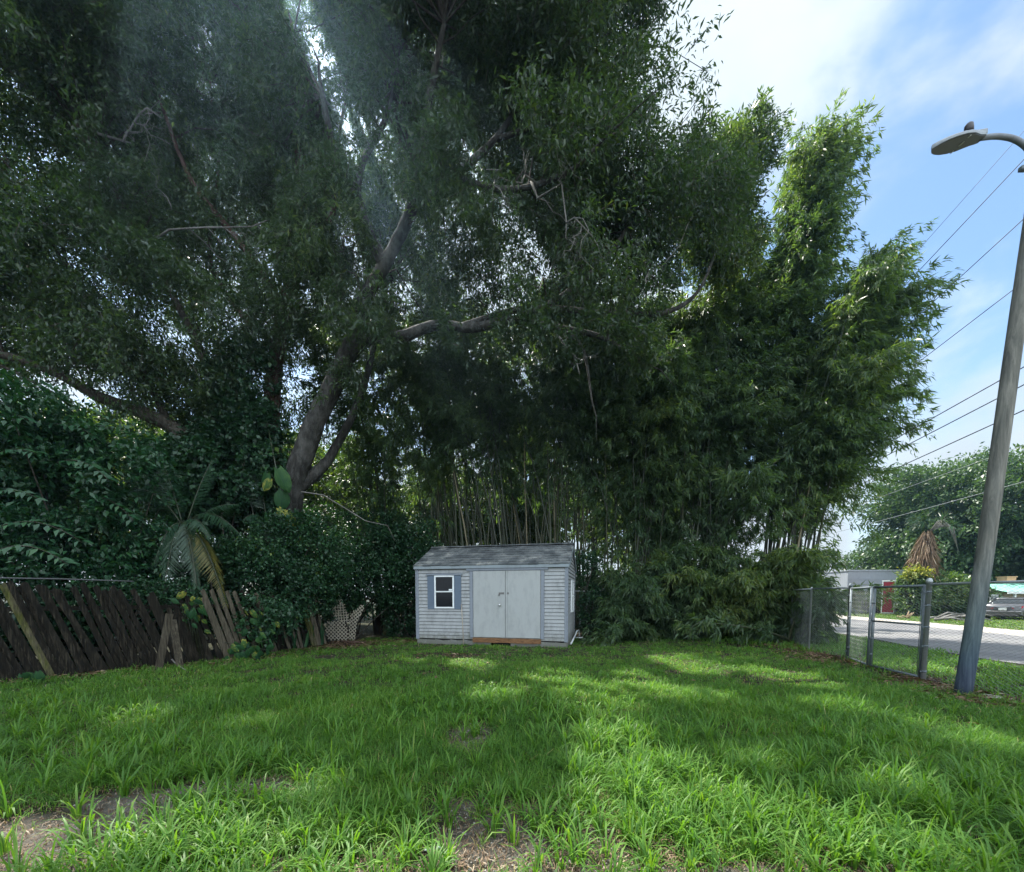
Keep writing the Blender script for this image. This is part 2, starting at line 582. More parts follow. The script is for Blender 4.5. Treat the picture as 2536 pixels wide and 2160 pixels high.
def blades(name, rng, p, L, W, head, lean, mat_, tint, label, kind='stuff', cat=None):
    """bent grass blades: p (n,2) roots"""
    n = len(p)
    z = ground_z(p[:, 0], p[:, 1])
    base = np.stack([p[:, 0], p[:, 1], z - .01], 1)
    h = np.stack([np.cos(head), np.sin(head), np.zeros(n)], 1)
    s = np.stack([-np.sin(head), np.cos(head), np.zeros(n)], 1)
    up = np.array([0, 0, 1.0])
    pts = [base]
    cur = base
    a0 = lean * .22
    a1 = lean * 2.0
    segs = ((.36, 0), (.34, .5), (.30, 1))
    for fr, k in segs:
        a = (a0 + (a1 - a0) * k)[:, None]
        cur = cur + (up * np.cos(a) + h * np.sin(a)) * (L * fr)[:, None]
        pts.append(cur)
    ws = (.75, 1.0, .8, .06)
    V = np.stack([np.stack([q - s * (W * w / 2)[:, None], q + s * (W * w / 2)[:, None]], 1) for q, w in zip(pts, ws)], 1)   # n,4,2,3
    v = V.reshape(-1, 3)
    b = (np.arange(n) * 8)[:, None]
    f = np.concatenate([b + np.array([[2 * k, 2 * k + 1, 2 * k + 3, 2 * k + 2]]) for k in range(3)], 1).reshape(-1, 4)
    o = link(name, np_mesh(name, v, f, np.repeat(tint, 8)), mat_)
    return tag(o, label, cat, kind=kind)

FENCE_L = [(-11.5, 4.6), (-8.75, 6.95), (-6.7, 9.3), (-5.6, 12.3), (-5.3, 13.6)]     # plank fence line on the ground
def left_limit(y):
    ys = [q[1] for q in FENCE_L]
    xs = [q[0] for q in FENCE_L]
    return np.interp(y, ys, xs)
def right_limit(y):
    return np.interp(y, [0, 6.9, 8.3, 9.7, 11, 13.4], [6.85, 6.8, 7.0, 7.6, 7.3, 6.0])
def build_lawn():
    rng = np.random.default_rng(11)
    P2, L, W, H, LE, T = [], [], [], [], [], []
    bands = ((1.75, 2.6, 1150, 9, .70), (2.6, 4.2, 760, 9, .78), (4.2, 6.5, 400, 9, .95), (6.5, 9.5, 170, 9, 1.4), (9.5, 14.6, 80, 9, 2.0))
    for y0, y1, dens, k, wf in bands:
        xa, xb = max(-10.5, -1.45 * y1 - 2.6), min(7.6, 1.45 * y1 + 2.6)
        n = int(dens * (xb - xa) * (y1 - y0))
        c = np.stack([rng.uniform(xa, xb, n), rng.uniform(y0, y1, n)], 1)
        ok = (c[:, 0] > left_limit(c[:, 1]) + .15) & (c[:, 0] < right_limit(c[:, 1]) - .05 + rng.normal(0, .12, n)) & (c[:, 1] < 14.2 + rng.normal(0, .25, n) - np.clip(c[:, 0] - 2.5, 0, 9) * .14)
        ok &= (np.abs(c[:, 0]) < 1.36 * c[:, 1] + 2.6)
        # keep out of the shed and thin out over the bare spots
        c3 = np.concatenate([c, np.zeros((n, 1))], 1)
        thin = np.zeros(n)
        for gx, gy, rx, ry, s in BARE:
            d = ((c[:, 0] - gx) / rx) ** 2 + ((c[:, 1] - gy) / ry) ** 2
            thin = np.maximum(thin, s * np.clip(1.75 - d, 0, 1))
        nz = vnoise(c3, .45, 3)
        ok &= rng.random(n) > np.clip(thin * 1.15, 0, .985)
        ok &= rng.random(n) < .55 + .9 * nz
        c, c3, nz = c[ok], c3[ok], nz[ok]
        big = vnoise(c3, 1.5, 5)
        thin = thin[ok]
        n = len(c)
        kk = k
        cc = np.repeat(c, kk, 0) + rng.normal(0, .028 * wf ** .5, (n * kk, 2))
        hd = rng.uniform(0, 2 * PI, n * kk)
        cc += np.stack([np.cos(hd), np.sin(hd)], 1) * .012
        ln = np.repeat((.08 + .12 * nz + .13 * np.clip(big - .35, 0, 1)) * np.clip(1.25 - .05 * c[:, 1], .55, 1) * (1 - .35 * np.clip(thin, 0, 1)), kk) * rng.uniform(.45, 1.35, n * kk) * np.repeat(rng.uniform(.8, 1.2, n), kk)
        P2.append(cc)
        L.append(ln * .78)
        W.append(rng.uniform(.0035, .0085, n * kk) * wf)
        H.append(hd)
        LE.append(np.clip(rng.normal(.95, .34, n * kk), .15, 1.6))
        T.append(np.clip(np.repeat(.25 + .38 * vnoise(c3, .8, 8) + .12 * rng.normal(0, 1, n) + .35 * np.clip(thin, 0, 1), kk) + rng.normal(0, .10, n * kk) + (rng.random(n * kk) < .02) * .45, 0, 1))
    # tall coarse tufts that stand out of the sward
    for px, py, r, cnt, hgt in ((1520, 1840, .35, 60, .42), (1620, 1930, .4, 60, .36), (400, 2120, .35, 70, .34), (560, 2130, .3, 40, .30), (1560, 2080, .5, 70, .30), (700, 1900, .5, 60, .34),
                                (860, 2150, .3, 50, .26), (1900, 2090, .6, 70, .28), (2420, 2050, .5, 70, .36), (2250, 1930, .6, 70, .32), (300, 1900, .5, 60, .34), (1380, 1760, .6, 60, .32),
                                (1080, 1760, .6, 60, .28), (2050, 1800, .8, 80, .3), (140, 1800, .7, 70, .3), (1850, 1980, .6, 70, .32), (950, 2020, .5, 60, .3), (2150, 2130, .4, 60, .3)):
        g = G(px, py)
        cen = np.stack([rng.normal(g.x, r, cnt), rng.normal(g.y, r * .8, cnt)], 1)
        kk = 14
        n = cnt * kk
        hd = rng.uniform(0, 2 * PI, n)
        cc = np.repeat(cen, kk, 0) + np.stack([np.cos(hd), np.sin(hd)], 1) * rng.uniform(0, .035, (n, 1))
        P2.append(cc)
        L.append(hgt * rng.uniform(.45, 1.05, n))
        W.append(rng.uniform(.007, .014, n) * (1 + max(0, g.y - 3) * .12))
        H.append(hd)
        LE.append(np.clip(rng.normal(.7, .25, n), .15, 1.3))
        T.append(np.clip(.5 + rng.normal(0, .14, n), 0, .9))
    cat_ = lambda a: np.concatenate(a)
    P2, L, W, H, LE, T = cat_(P2), cat_(L), cat_(W), cat_(H), cat_(LE), cat_(T)
    ok = ~((P2[:, 0] > -3.1) & (P2[:, 0] < 2.3) & shed_inside(P2))
    blades('lawn_grass', rng, P2[ok], L[ok], W[ok], H[ok], LE[ok], GRASS_BLADE, T[ok], 'long green unmown grass covering the yard')
    # dead thatch lying flat
    n = 60000
    y = 1.8 + 11.5 * rng.random(n) ** 1.8
    x = rng.uniform(-1.4, 1.4, n) * y
    ok = (x > left_limit(y)) & (x < 6.9)
    p = np.stack([x, y], 1)[ok]
    n = len(p)
    blades('dead_thatch', rng, p, rng.uniform(.03, .11, n), rng.uniform(.002, .005, n) * (1 + p[:, 1] * .1), rng.uniform(0, 2 * PI, n), rng.uniform(1.2, 1.6, n), DRY_LEAF, rng.uniform(.3, 1, n), 'dry dead grass stems lying between the green blades')

def build_weeds():
    rng = np.random.default_rng(17)
    n = 1100
    y = 2.5 + 8.5 * rng.random(n) ** 1.5
    x = rng.uniform(-1.35, 1.35, n) * y
    ok = (x > left_limit(y) + .2) & (x < 6.7) & (vnoise(np.stack([x, y, 0 * x], 1), .9, 31) > .55)
    x, y = x[ok], y[ok]
    n, k = len(x), 7
    c = np.repeat(np.stack([x, y, rng.uniform(.03, .13, n)], 1), k, 0)
    an = rng.uniform(0, 2 * PI, n * k)
    d = np.stack([np.cos(an), np.sin(an), rng.normal(.25, .3, n * k)], 1)
    nr = rng.normal(0, .3, (n * k, 3))
    nr[:, 2] += 1
    lv = Leaves()
    sc = np.repeat(rng.uniform(.6, 1.3, n), k) * rng.uniform(.7, 1.2, n * k)
    lv.add(c + d * .012, d, nr, .042 * sc, .020 * sc, np.clip(rng.normal(.62, .15, n * k), 0, 1), wide=.5, droop=.15)
    tag(lv.build('lawn_weeds', GRASS_BLADE), 'low broad leaved weeds scattered through the lawn', kind='stuff')

# ------------------------------------------------------------------ the shed
SH_A = R(-13)
SH_R = Vector((1.585, 11.6, 0))                       # front right corner
SH_U = Vector((math.cos(SH_A), math.sin(SH_A), 0))     # along the front, towards the right
SH_V = Vector((-math.sin(SH_A), math.cos(SH_A), 0))    # into the depth
SH_W, SH_D, SH_E, SH_P = 4.68, 2.7, 2.44, 3.12
SH_O = SH_R - SH_U * SH_W                              # front left corner
def shed_inside(p2):
    d = p2 - np.array([SH_O.x, SH_O.y])
    u = d @ np.array([SH_U.x, SH_U.y])
    v = d @ np.array([SH_V.x, SH_V.y])
    return (u > .02) & (u < SH_W - .02) & (v > .03) & (v < SH_D)
def S(u, v, z): return SH_O + SH_U * u + SH_V * v + Vector((0, 0, z))
def shed_uv(px, py):
    """place on the front wall seen at a photo pixel"""
    d = ray(px, py)
    o = Vector((0, 0, EYE))
    t = (SH_O - o).dot(SH_V) / d.dot(SH_V)
    q = o + d * t - SH_O
    return q.dot(SH_U), q.z
UP = Vector((0, 0, 1))
SAX = (SH_U, SH_V, UP)
def paint_mat(name, base, dirt=(.16, .17, .15), amount=.5, rough=.55, streak=True):
    m = mat(name, base, rough, 0, .35)
    b = NB(m)
    n = b.noise(b.coord((1, 1, .35) if streak else (1, 1, 1)), 5.5, 8, .7)
    n2 = b.noise(b.coord(), 40, 4, .6)
    f = b.math('MULTIPLY', b.ramp(n, [(.46, (0, 0, 0)), (.78, (1, 1, 1))]), amount)
    c = b.mix(f, base, dirt)
    c = b.mix(b.ramp(n2, [(.55, (0, 0, 0)), (.8, (.25, .25, .25))]), c, tuple(x * .6 for x in base))
    b.color(c)
    b.bump(n2, .15, .004)
    return m
SIDING = paint_mat('pale_blue_siding_paint', (.30, .315, .325), (.11, .118, .115), .7)
def splash():
    """mud and algae splashed up the lowest boards, with a ragged upper edge"""
    b = NB(SIDING)
    src = b.b.inputs['Base Color'].links[0].from_socket
    sep = b.n('ShaderNodeSeparateXYZ')
    b.l(b.coord(), sep.inputs[0])
    z = b.math('ADD', sep.outputs[2], b.math('MULTIPLY', b.math('SUBTRACT', b.noise(b.coord(), 4.5, 7, .75), .5), -.9))
    k = b.ramp(z, [(.12, (.75, .75, .75)), (.42, (0, 0, 0))])
    b.color(b.mix(k, src, (.085, .085, .06)))
splash()
DOOR_P = paint_mat('pale_green_white_door_paint', (.335, .352, .355), (.19, .205, .20), .6, .5)
TRIM_P = paint_mat('grey_blue_trim_paint', (.20, .225, .265), (.11, .12, .13), .5)
SHUT_P = paint_mat('slate_shutter_paint', (.105, .145, .20), (.17, .20, .24), .5)
FRAME_P = paint_mat('white_window_frame', (.72, .76, .78), (.4, .42, .42), .3)
def glass_mat():
    m = mat('dark_window_glass', (.008, .010, .013), .10, 0, .18)
    return m
GLASS = glass_mat()
def raw_wood(name, c0, c1, c2, sc=(3, 3, 3)):
    m = mat(name, rough=.85, spec=.2)
    b = NB(m)
    n = b.noise(b.coord(sc), 6, 8, .65, .8)
    b.color(b.ramp(n, [(.3, c0), (.5, c1), (.72, c2)]))
    b.bump(n, .4, .01)
    return m
SILL_W = raw_wood('rotting_orange_wood', (.035, .02, .012), (.17, .09, .045), (.27, .15, .075), (1, 4, 8))
def roof_mat():
    m = mat('weathered_roof_shingle', rough=.95, spec=.15)
    b = NB(m)
    n = b.noise(b.coord(), 2.2, 8, .7)
    n2 = b.noise(b.coord(), 45, 4, .7)
    c = b.ramp(n, [(.32, (.085, .095, .10)), (.47, (.17, .185, .19)), (.57, (.26, .275, .275)), (.66, (.50, .50, .46))])
    c = b.mix(b.ramp(n2, [(.4, (.5, .5, .5)), (.7, (0, 0, 0))]), c, (.05, .055, .06))
    c = b.mix(b.tint(), c, b.mix(1.0, c, (.55, .57, .6), 'MULTIPLY'))
    b.color(c)
    b.bump(n2, .5, .01)
    return m
ROOF_M = roof_mat()
SOFFIT = paint_mat('grey_fascia_paint', (.22, .26, .29), (.10, .11, .11), .6)
BLACKISH = mat('dark_gap', (.012, .012, .012), .9)
STEEL = mat('bright_steel', (.6, .6, .6), .25, 1.0)
RUSTY = metal_mat('tarnished_hasp', (.16, .16, .16), .55, (.10, .07, .05))

def build_shed():
    rng = random.Random(3)
    t = thing('garden_shed', 'small pale blue lap-sided shed with white double doors at the back of the lawn', 'shed', S(SH_W / 2, SH_D / 2, 0))
    # siding: a saw-tooth of lapped boards on front, sides and back
    mb = MB()
    z0, exp = .17, .106
    def boards(a, b, outv, zt=lambda q: SH_E, zlow=z0):
        L = (b - a).length
        d = (b - a) / L
        k = 0
        while True:
            zb = zlow + k * exp
            za = zb + exp
            if zb > SH_P: break
            # clip to gable
            q0, q1 = 0.0, L
            if zt(L / 2) > SH_E + .01:
                lim = max(0, (min(za, SH_P) - SH_E) / (SH_P - SH_E)) * (L / 2)
                q0, q1 = lim, L - lim
                if q1 - q0 < .05: break
            elif zb >= SH_E - .02: break
            za = min(za, SH_P if zt(L / 2) > SH_E + .01 else SH_E)
            mb.tint = rng.random()
            w = rng.uniform(-.002, .002)
            p = [a + d * q0, a + d * q1]
            o1 = outv * (.027 + w)
            o0 = outv * .006
            zg = zb + .011
            vs = [p[0] + o1 + UP * zg, p[1] + o1 + UP * zg, p[1] + o0 + UP * za, p[0] + o0 + UP * za, p[0] + o0 + UP * zg, p[1] + o0 + UP * zg]
            mb.add(vs, [(0, 1, 2, 3), (4, 5, 1, 0), (0, 3, 4), (1, 5, 2)])
            k += 1
    gz = lambda q: SH_P
    boards(S(0, 0, 0), S(SH_W, 0, 0), -SH_V)
    boards(S(SH_W, 0, 0), S(SH_W, SH_D, 0), SH_U, gz)
    boards(S(SH_W, SH_D, 0), S(0, SH_D, 0), SH_V)
    boards(S(0, SH_D, 0), S(0, 0, 0), -SH_U, gz)
    mb.build('siding', SIDING, t)
    # inner walls, coloured near-black to give the board laps a shadow line
    mb = MB()
    e = .012
    for (a, b) in (((e, e), (SH_W - e, e + .02)), ((e, SH_D - e - .02), (SH_W - e, SH_D - e))):
        mb.box(S((a[0] + b[0]) / 2, (a[1] + b[1]) / 2, (SH_E + .1) / 2 + .0), (b[0] - a[0], b[1] - a[1], SH_E - .12), SAX)
    for u in (e, SH_W - e - .02):
        mb.prism([S(u, e + .03, .06), S(u, SH_D - e - .03, .06), S(u, SH_D - e - .03, SH_E - .06), S(u, SH_D / 2, SH_P - .06), S(u, e + .03, SH_E - .06)], SH_U * .02)
    mb.build('wall_frame', BLACKISH, t)
    # roof: two slopes in lapped shingle courses
    mb = MB()
    ov, ovs = .10, .07
    half = SH_D / 2
    slope = Vector((0, 0, 0))
    run = math.hypot(half, SH_P - SH_E)
    for side in (0, 1):
        dirv = (SH_V * half + UP * (SH_P - SH_E)) / run if side == 0 else (-SH_V * half + UP * (SH_P - SH_E)) / run
        base = S(0, 0, SH_E) if side == 0 else S(0, SH_D, SH_E)
        nrm = UP * (half / run) + (-SH_V if side == 0 else SH_V) * ((SH_P - SH_E) / run)
        n = 8
        tot = run + ov
        for k in range(n):
            s0, s1 = -ov + tot * k / n, -ov + tot * (k + 1) / n + .03
            if k == n - 1: s1 = run
            u = -ovs
            while u < SH_W + ovs - .01:
                w = min(rng.choice((.30, .32, .28)), SH_W + ovs - u)
                mb.tint = rng.random() ** 2
                lift = .020 + rng.uniform(0, .006)
                j = rng.uniform(-.010, .010)
                a0 = base + SH_U * (u + .002) + dirv * (s0 + j)
                a1 = base + SH_U * (u + w - .004) + dirv * (s0 + j)
                b1 = base + SH_U * (u + w - .004) + dirv * s1
                b0 = base + SH_U * (u + .002) + dirv * s1
                up0, up1 = nrm * (lift + .016), nrm * (.012 + .002 * (k % 2))
                dn = nrm * .008
                mb.add([a0 + up0, a1 + up0, b1 + up1, b0 + up1, a0 + dn, a1 + dn, b1 + dn, b0 + dn], [(0, 1, 2, 3), (4, 5, 1, 0), (5, 6, 2, 1), (7, 4, 0, 3)])
                u += w
    # ridge caps
    u = -ovs
    while u < SH_W + ovs - .02:
        w = min(.3, SH_W + ovs - u)
        mb.tint = rng.random()
        l = .05 + rng.uniform(0, .014)
        pr = [S(u, half - .13, SH_P - .045 + l), S(u, half, SH_P + l + .005), S(u, half + .13, SH_P - .045 + l), S(u, half, SH_P + l - .03)]
        mb.prism(pr, SH_U * (w + .02))
        u += w
    rf = mb.build('roof', ROOF_M, t)
    mb = MB()
    for side in (0, 1):
        dirv = (SH_V * half + UP * (SH_P - SH_E)) / run if side == 0 else (-SH_V * half + UP * (SH_P - SH_E)) / run
        base = S(0, 0, SH_E) if side == 0 else S(0, SH_D, SH_E)
        outv = -SH_V if side == 0 else SH_V
        nrm = UP * (half / run) + outv * ((SH_P - SH_E) / run)
        c = base + SH_U * (SH_W / 2) + dirv * (run / 2 - ov / 2)
        mb.box(c - nrm * .012, (SH_W + 2 * ovs - .02, run + ov, .022), (SH_U, dirv, nrm))
        mb.box(base + SH_U * (SH_W / 2) + dirv * (-ov + .0) + UP * -.035 - outv * .012, (SH_W + 2 * ovs - .03, .022, .085), SAX)
        for u in (-ovs + .012, SH_W + ovs - .012):
            mb.box(base + SH_U * u + dirv * (run / 2 - ov / 2) - nrm * .065, (.022, run + ov - .04, .09), (SH_U, dirv, nrm))
    mb.build('fascia', SOFFIT, rf)
    # corner boards
    for (u, v) in ((0, 0), (SH_W, 0), (SH_W, SH_D), (0, SH_D)):
        mb = MB()
        su, sv = (1 if u else -1), (1 if v else -1)
        mb.box(S(u + su * .010, v + sv * .030 - sv * .045, (SH_E + .12) / 2 + .02), (.034, .115, SH_E - .14), SAX, .004)
        mb.box(S(u - su * .036, v + sv * .020, (SH_E + .12) / 2 + .02), (.075, .024, SH_E - .15), SAX, .004)
        mb.build('corner_trim', TRIM_P, t)
    # peeling skirt boards and the opening under the doors
    mb = MB()
    u = 0.0
    vent0, vent1 = shed_uv(1222, 1600)[0], shed_uv(1261, 1600)[0]
    while u < SH_W:
        w = min(rng.uniform(.25, .6), SH_W - u)
        top = .165 + rng.uniform(-.02, .005)
        a, b = u, u + w
        if not (b > vent0 and a < vent1):
            tl = rng.uniform(-.012, .012)
            mb = MB()
            mb.prism([S(a, -.012 + tl, -.02), S(b - .006, -.012 - tl, -.02), S(b - .006, -.012 - tl, top - rng.uniform(0, .03)), S((a + b) / 2, -.012, top - rng.uniform(0, .05)), S(a, -.012 + tl, top)], SH_V * .018)
            mb.build('skirt_board', SIDING, t)
        u += w
    for k in range(2):
        mb = MB()
        mb.box(S(SH_W + .006, SH_D / 4 + k * SH_D / 2, .075), (.018, SH_D / 2 - .01, .17), SAX)
        mb.build('skirt_board', SIDING, t)
    mb = MB()
    mb.box(S((vent0 + vent1) / 2, .05, .05), (vent1 - vent0 - .02, .03, .16), SAX)
    mb.build('vent_opening', BLACKISH, t)
    # doors
    u0, zt = shed_uv(1172, 1415)
    u1, zb = shed_uv(1339, 1585)
    um = shed_uv(1253.5, 1500)[0]
    zb = max(zb, .25)
    for (a, b, nm) in ((u0 + .008, um - .011, 'L'), (um + .011, u1 - .008, 'R')):
        mb = MB()
        mb.box(S((a + b) / 2, -.034, (zt + zb) / 2), (b - a, .034, zt - zb), SAX, .008)
        d = mb.build('door', DOOR_P, t)
        mb = MB()
        if nm == 'L':
            mb.box(S(b - .12, -.056, zb + (zt - zb) * .665), (.16, .010, .055), SAX, .003)
            mb.tube([S(b - .19, -.063, zb + (zt - zb) * .66), S(b - .19, -.063, zb + (zt - zb) * .63)], .018, 8)
            mb.build('hasp', RUSTY, d)
            mb = MB()
            ax = (SH_U, UP, -SH_V)
            mb.lathe(S(b - .17, -.052, zb + (zt - zb) * .49), [(.034, 0), (.034, .008), (.014, .012), (.014, .03), (.030, .036), (.034, .05), (.022, .062)], 14, ax)
            mb.build('door_knob', STEEL, d)
        else:
            mb.box(S(a + .03, -.056, zb + (zt - zb) * .665), (.10, .010, .055), SAX, .003)
            mb.build('hasp_plate', RUSTY, d)
            mb = MB()
            mb.box(S(a + .012, -.062, (zt + zb) / 2), (.042, .024, zt - zb - .01), SAX, .003)
            mb.build('astragal', DOOR_P, d)
    mb = MB()
    mb.box(S(u0 - .055, -.034, (zt + zb) / 2 - .01), (.10, .024, zt - zb + .02), SAX, .004)
    mb.box(S(u1 + .055, -.034, (zt + zb) / 2 - .01), (.10, .024, zt - zb + .02), SAX, .004)
    mb.box(S((u0 + u1) / 2, -.042, zt + .055), (u1 - u0 + .42, .04, .085), SAX, .004)
    mb.build('door_trim', TRIM_P, t)
    mb = MB()
    n = 9
    ww = (u1 - u0 + .03) / n
    pts_t, pts_b = [], []
    for k in range(n + 1):
        pts_t.append(S(u0 - .015 + ww * k, -.05, zb - .012 - rng.uniform(0, .012)))
        pts_b.append(S(u0 - .015 + ww * k, -.05, zb - .165 + rng.uniform(0, .018)))
    mb.prism(pts_b + pts_t[::-1], SH_V * .045)
    mb.build('threshold_beam', SILL_W, t)
    # front window with its two shutters
    def window(u0, z0, u1, z1, place, nm, sticker):
        """place(u, v, z) with v out of the wall negative"""
        mb = MB()
        fw = .045
        ax = place[1]
        q = place[0]
        cu, cz = (u0 + u1) / 2, (z0 + z1) / 2
        mb.box(q(u0 + fw / 2, -.034, cz), (fw, .055, z1 - z0), ax, .004)
        mb.box(q(u1 - fw / 2, -.034, cz), (fw, .055, z1 - z0), ax, .004)
        mb.box(q(cu, -.035, z1 - fw / 2), (u1 - u0 - 2 * fw, .052, fw), ax, .004)
        mb.box(q(cu, -.034, z0 + fw / 2), (u1 - u0 - 2 * fw, .055, fw), ax, .004)
        mb.box(q(cu, -.036, cz + .01), (u1 - u0 - 2 * fw, .044, .035), ax, .004)
        w = mb.build('window', FRAME_P, t)
        for (za, zc) in ((z0 + fw, cz - .008), (cz + .028, z1 - fw)):
            mb = MB()
            mb.box(q(cu, -.036, (za + zc) / 2), (u1 - u0 - 2 * fw - .002, .006, zc - za - .002), ax)
            mb.build('pane', GLASS, w)
        if sticker:
            mb = MB()
            mb.box(q(u1 - fw - .07, -.041, cz + .065), (.11, .003, .05), ax)
            mb.build('sticker', FRAME_P, w)
    wu0, wz1 = shed_uv(1077, 1426)
    wu1, wz0 = shed_uv(1126, 1507)
    window(wu0, wz0, wu1, wz1, (lambda u, v, z: S(u, v, z), SAX), 'front', True)
    for (a, b) in ((shed_uv(1060, 1470)[0], wu0 - .006), (wu1 + .006, shed_uv(1143, 1470)[0])):
        mb = MB()
        mb.box(S((a + b) / 2, -.032, (wz0 + wz1) / 2 - .005), (b - a, .018, wz1 - wz0 + .03), SAX, .003)
        n = 16
        for k in range(n):
            mb.box(S((a + b) / 2, -.044, wz0 + .05 + (wz1 - wz0 - .1) * (k + .5) / n), (b - a - .03, .008, .022), SAX)
        mb.build('shutter', SHUT_P, t)
    mb = MB()
    mb.box(S((wu0 + wu1) / 2, -.045, wz1 + .035), (shed_uv(1145, 1470)[0] - shed_uv(1058, 1470)[0] + .02, .05, .05), SAX, .004)
    mb.build('window_header', TRIM_P, t)
    SX = lambda u, v, z: S(SH_W - v, u, z)
    sax = (SH_V, SH_U, UP)
    window(1.02, .98, 1.72, 1.98, (SX, sax), 'side', False)
    # a broom handle leaning by the door, a bent white pipe behind the right corner
    mb = MB()
    a = shed_uv(1144, 1497)
    b = shed_uv(1154, 1598)
    p0, p1 = S(b[0], -.22, .02), S(a[0], -.055, a[1])
    mb.tube([p0, p0.lerp(p1, .5) + SH_U * .008, p1], [.015, .014, .013], 8)
    o = mb.build('broom_handle', raw_wood('grey_stick_wood', (.2, .17, .14), (.32, .28, .23), (.42, .38, .33), (6, 6, 1)))
    tag(o, 'thin bare wooden stick leaning on the siding left of the double doors', 'stick')
    mb = MB()
    c = S(SH_W + .06, SH_D * .25, .03)
    mb.tube([c, S(SH_W + .07, SH_D * .72, .12), S(SH_W + .10, SH_D * 1.02, .26), S(SH_W + .14, SH_D * 1.12, .27), S(SH_W + .16, SH_D * 1.14, .20), S(SH_W + .17, SH_D * 1.13, .05)], .028, 10)
    mb.tube([S(SH_W + .05, SH_D * .98, .03), S(SH_W + .32, SH_D * .97, .035)], .026, 10)
    o = mb.build('drain_pipe', FRAME_P)
    tag(o, 'bent white plastic pipe lying at the foot of the shed side wall', 'pipe')
build_shed()
build_lawn()
build_weeds()

# ------------------------------------------------------------------ trees
def E(px, py, y, rx, ry, rd):
    """an ellipsoid of foliage: seen radii in photo pixels, depth radius in metres"""
    return (P(px, py, y), (rx * y / 1000, rd, ry * y / 1000))
def limb(pts, n=5):
    return smooth_path([(P(a, b, y) if len(q) == 0 else Vector((a, b, y)), r) for a, b, y, r, *q in pts], n)
def add_limb(mb, path, n=10, rng=None):
    if path[-1][1] > .012:
        a, b = path[-2][0], path[-1][0]
        e = (b - a).normalized()
        r = path[-1][1]
        path = path + [(b + e * .35 - UP * .04, r * .7), (b + e * .8 + Vector((.05, .04, .03)), r * .45), (b + e * 1.3 + Vector((-.03, .02, -.12)), .006)]
    mb.tube([p for p, r in path], [r for p, r in path], n, wob=.16, rng=rng or random.Random(1))
def sun_patches():
    out = []
    for px, py, rx, ry in ((1530, 1890, .5, .8), (1620, 1990, .7, .6), (1760, 2080, .9, .5), (2000, 2140, 1.0, .35), (1400, 2170, .8, .25), (600, 2160, 1.2, .3), (900, 2170, .6, .25), (0, 2080, .35, .3),
                           (1480, 1735, .7, .9), (1380, 1690, .6, .9), (1720, 1725, .6, .7), (1600, 1690, .5, 1.0), (2090, 1760, .5, .5), (2330, 1800, .5, .4), (2480, 1860, .5, .35), (1180, 1640, .6, .9), (990, 1640, .5, .7), (1240, 1720, .5, .6), (1700, 1640, .7, 1.4), (2250, 1650, .8, 1.2), (1960, 1680, .6, 1.0),
                           (780, 1990, .3, .25), (330, 1790, .4, .35), (620, 1790, .3, .3), (1900, 1900, .3, .3), (2250, 1990, .35, .3), (1050, 1560, .7, 1.0), (1330, 1540, .6, 1.0)):
        g = G(px, py)
        out.append((g.x, g.y, rx, ry))
    return out
SUNP = sun_patches()
def sun_gap(rng, p):
    """True for leaves that stand in the openings through which sun reaches the lawn"""
    k = np.array([sun_dir.x, sun_dir.y]) / sun_dir.z
    g = p[:, :2] - k * p[:, 2:3]
    w = vnoise(np.concatenate([g, np.zeros((len(g), 1))], 1), .35, 77)
    hit = np.zeros(len(p), bool)
    for x, y, rx, ry in SUNP:
        hit |= ((g[:, 0] - x) / rx) ** 2 + ((g[:, 1] - y) / ry) ** 2 < .8 + 1.1 * w
    return hit & (rng.random(len(p)) < .992)
def sprig(lv, p, d, length, rng):
    """a thin woody twig through each spray, kept apart from the leaves"""
    if not hasattr(lv, 'wood'): lv.wood = Leaves()
    u = unit(d)
    ok = ~sun_gap(rng, p)
    q = p[ok] - u[ok] * length * .55
    n = len(q)
    lv.wood.add(q, u[ok] * 1.0, rng.normal(0, 1, (n, 3)), np.full(n, length * 1.15), np.full(n, .016), np.full(n, .5), wide=.25, droop=.12, fold=.4)
def crown(lv, rng, ells, n, k, L, W, thr=.40, nscale=1.5, length=.7, seed=1, tint=.45, droop=.35, spread=.8, gaps=()):
    p = ell_points(rng, ells, 40)
    p = p[p[:, 2] > 2.0]
    nz = .6 * vnoise(p, nscale, seed) + .4 * vnoise(p, nscale * .4, seed + 3)
    keep = nz > thr
    for c, r, s in gaps:
        d = ((p - np.array(c)) / np.array(r))
        keep &= ~(((d ** 2).sum(1) < 1) & (rng.random(len(p)) < s))
    p, nz = p[keep], nz[keep]
    if len(p) > n:
        i = rng.choice(len(p), n, replace=False)
        p, nz = p[i], nz[i]
    cen = np.mean([np.array(c) for c, r in ells], 0)
    d = unit(p - cen) * .8 + rng.normal(0, .7, p.shape)
    tt = tint + .45 * (vnoise(p, 2.3, seed + 9) - .5)
    sprig(lv, p, d, length, rng)
    sprays(lv, rng, p, d, k, length, L, W, spread=spread, droop=droop, tint0=tt, gravity=.25)
    # leaves standing in the sunlit openings are left out
    for i in range(len(lv.V)):
        q = lv.V[i].reshape(-1, 4, 3)
        ok = ~sun_gap(rng, q[:, 0])
        lv.V[i], lv.T[i] = q[ok].reshape(-1, 3), lv.T[i].reshape(-1, 4)[ok].ravel()
    return p
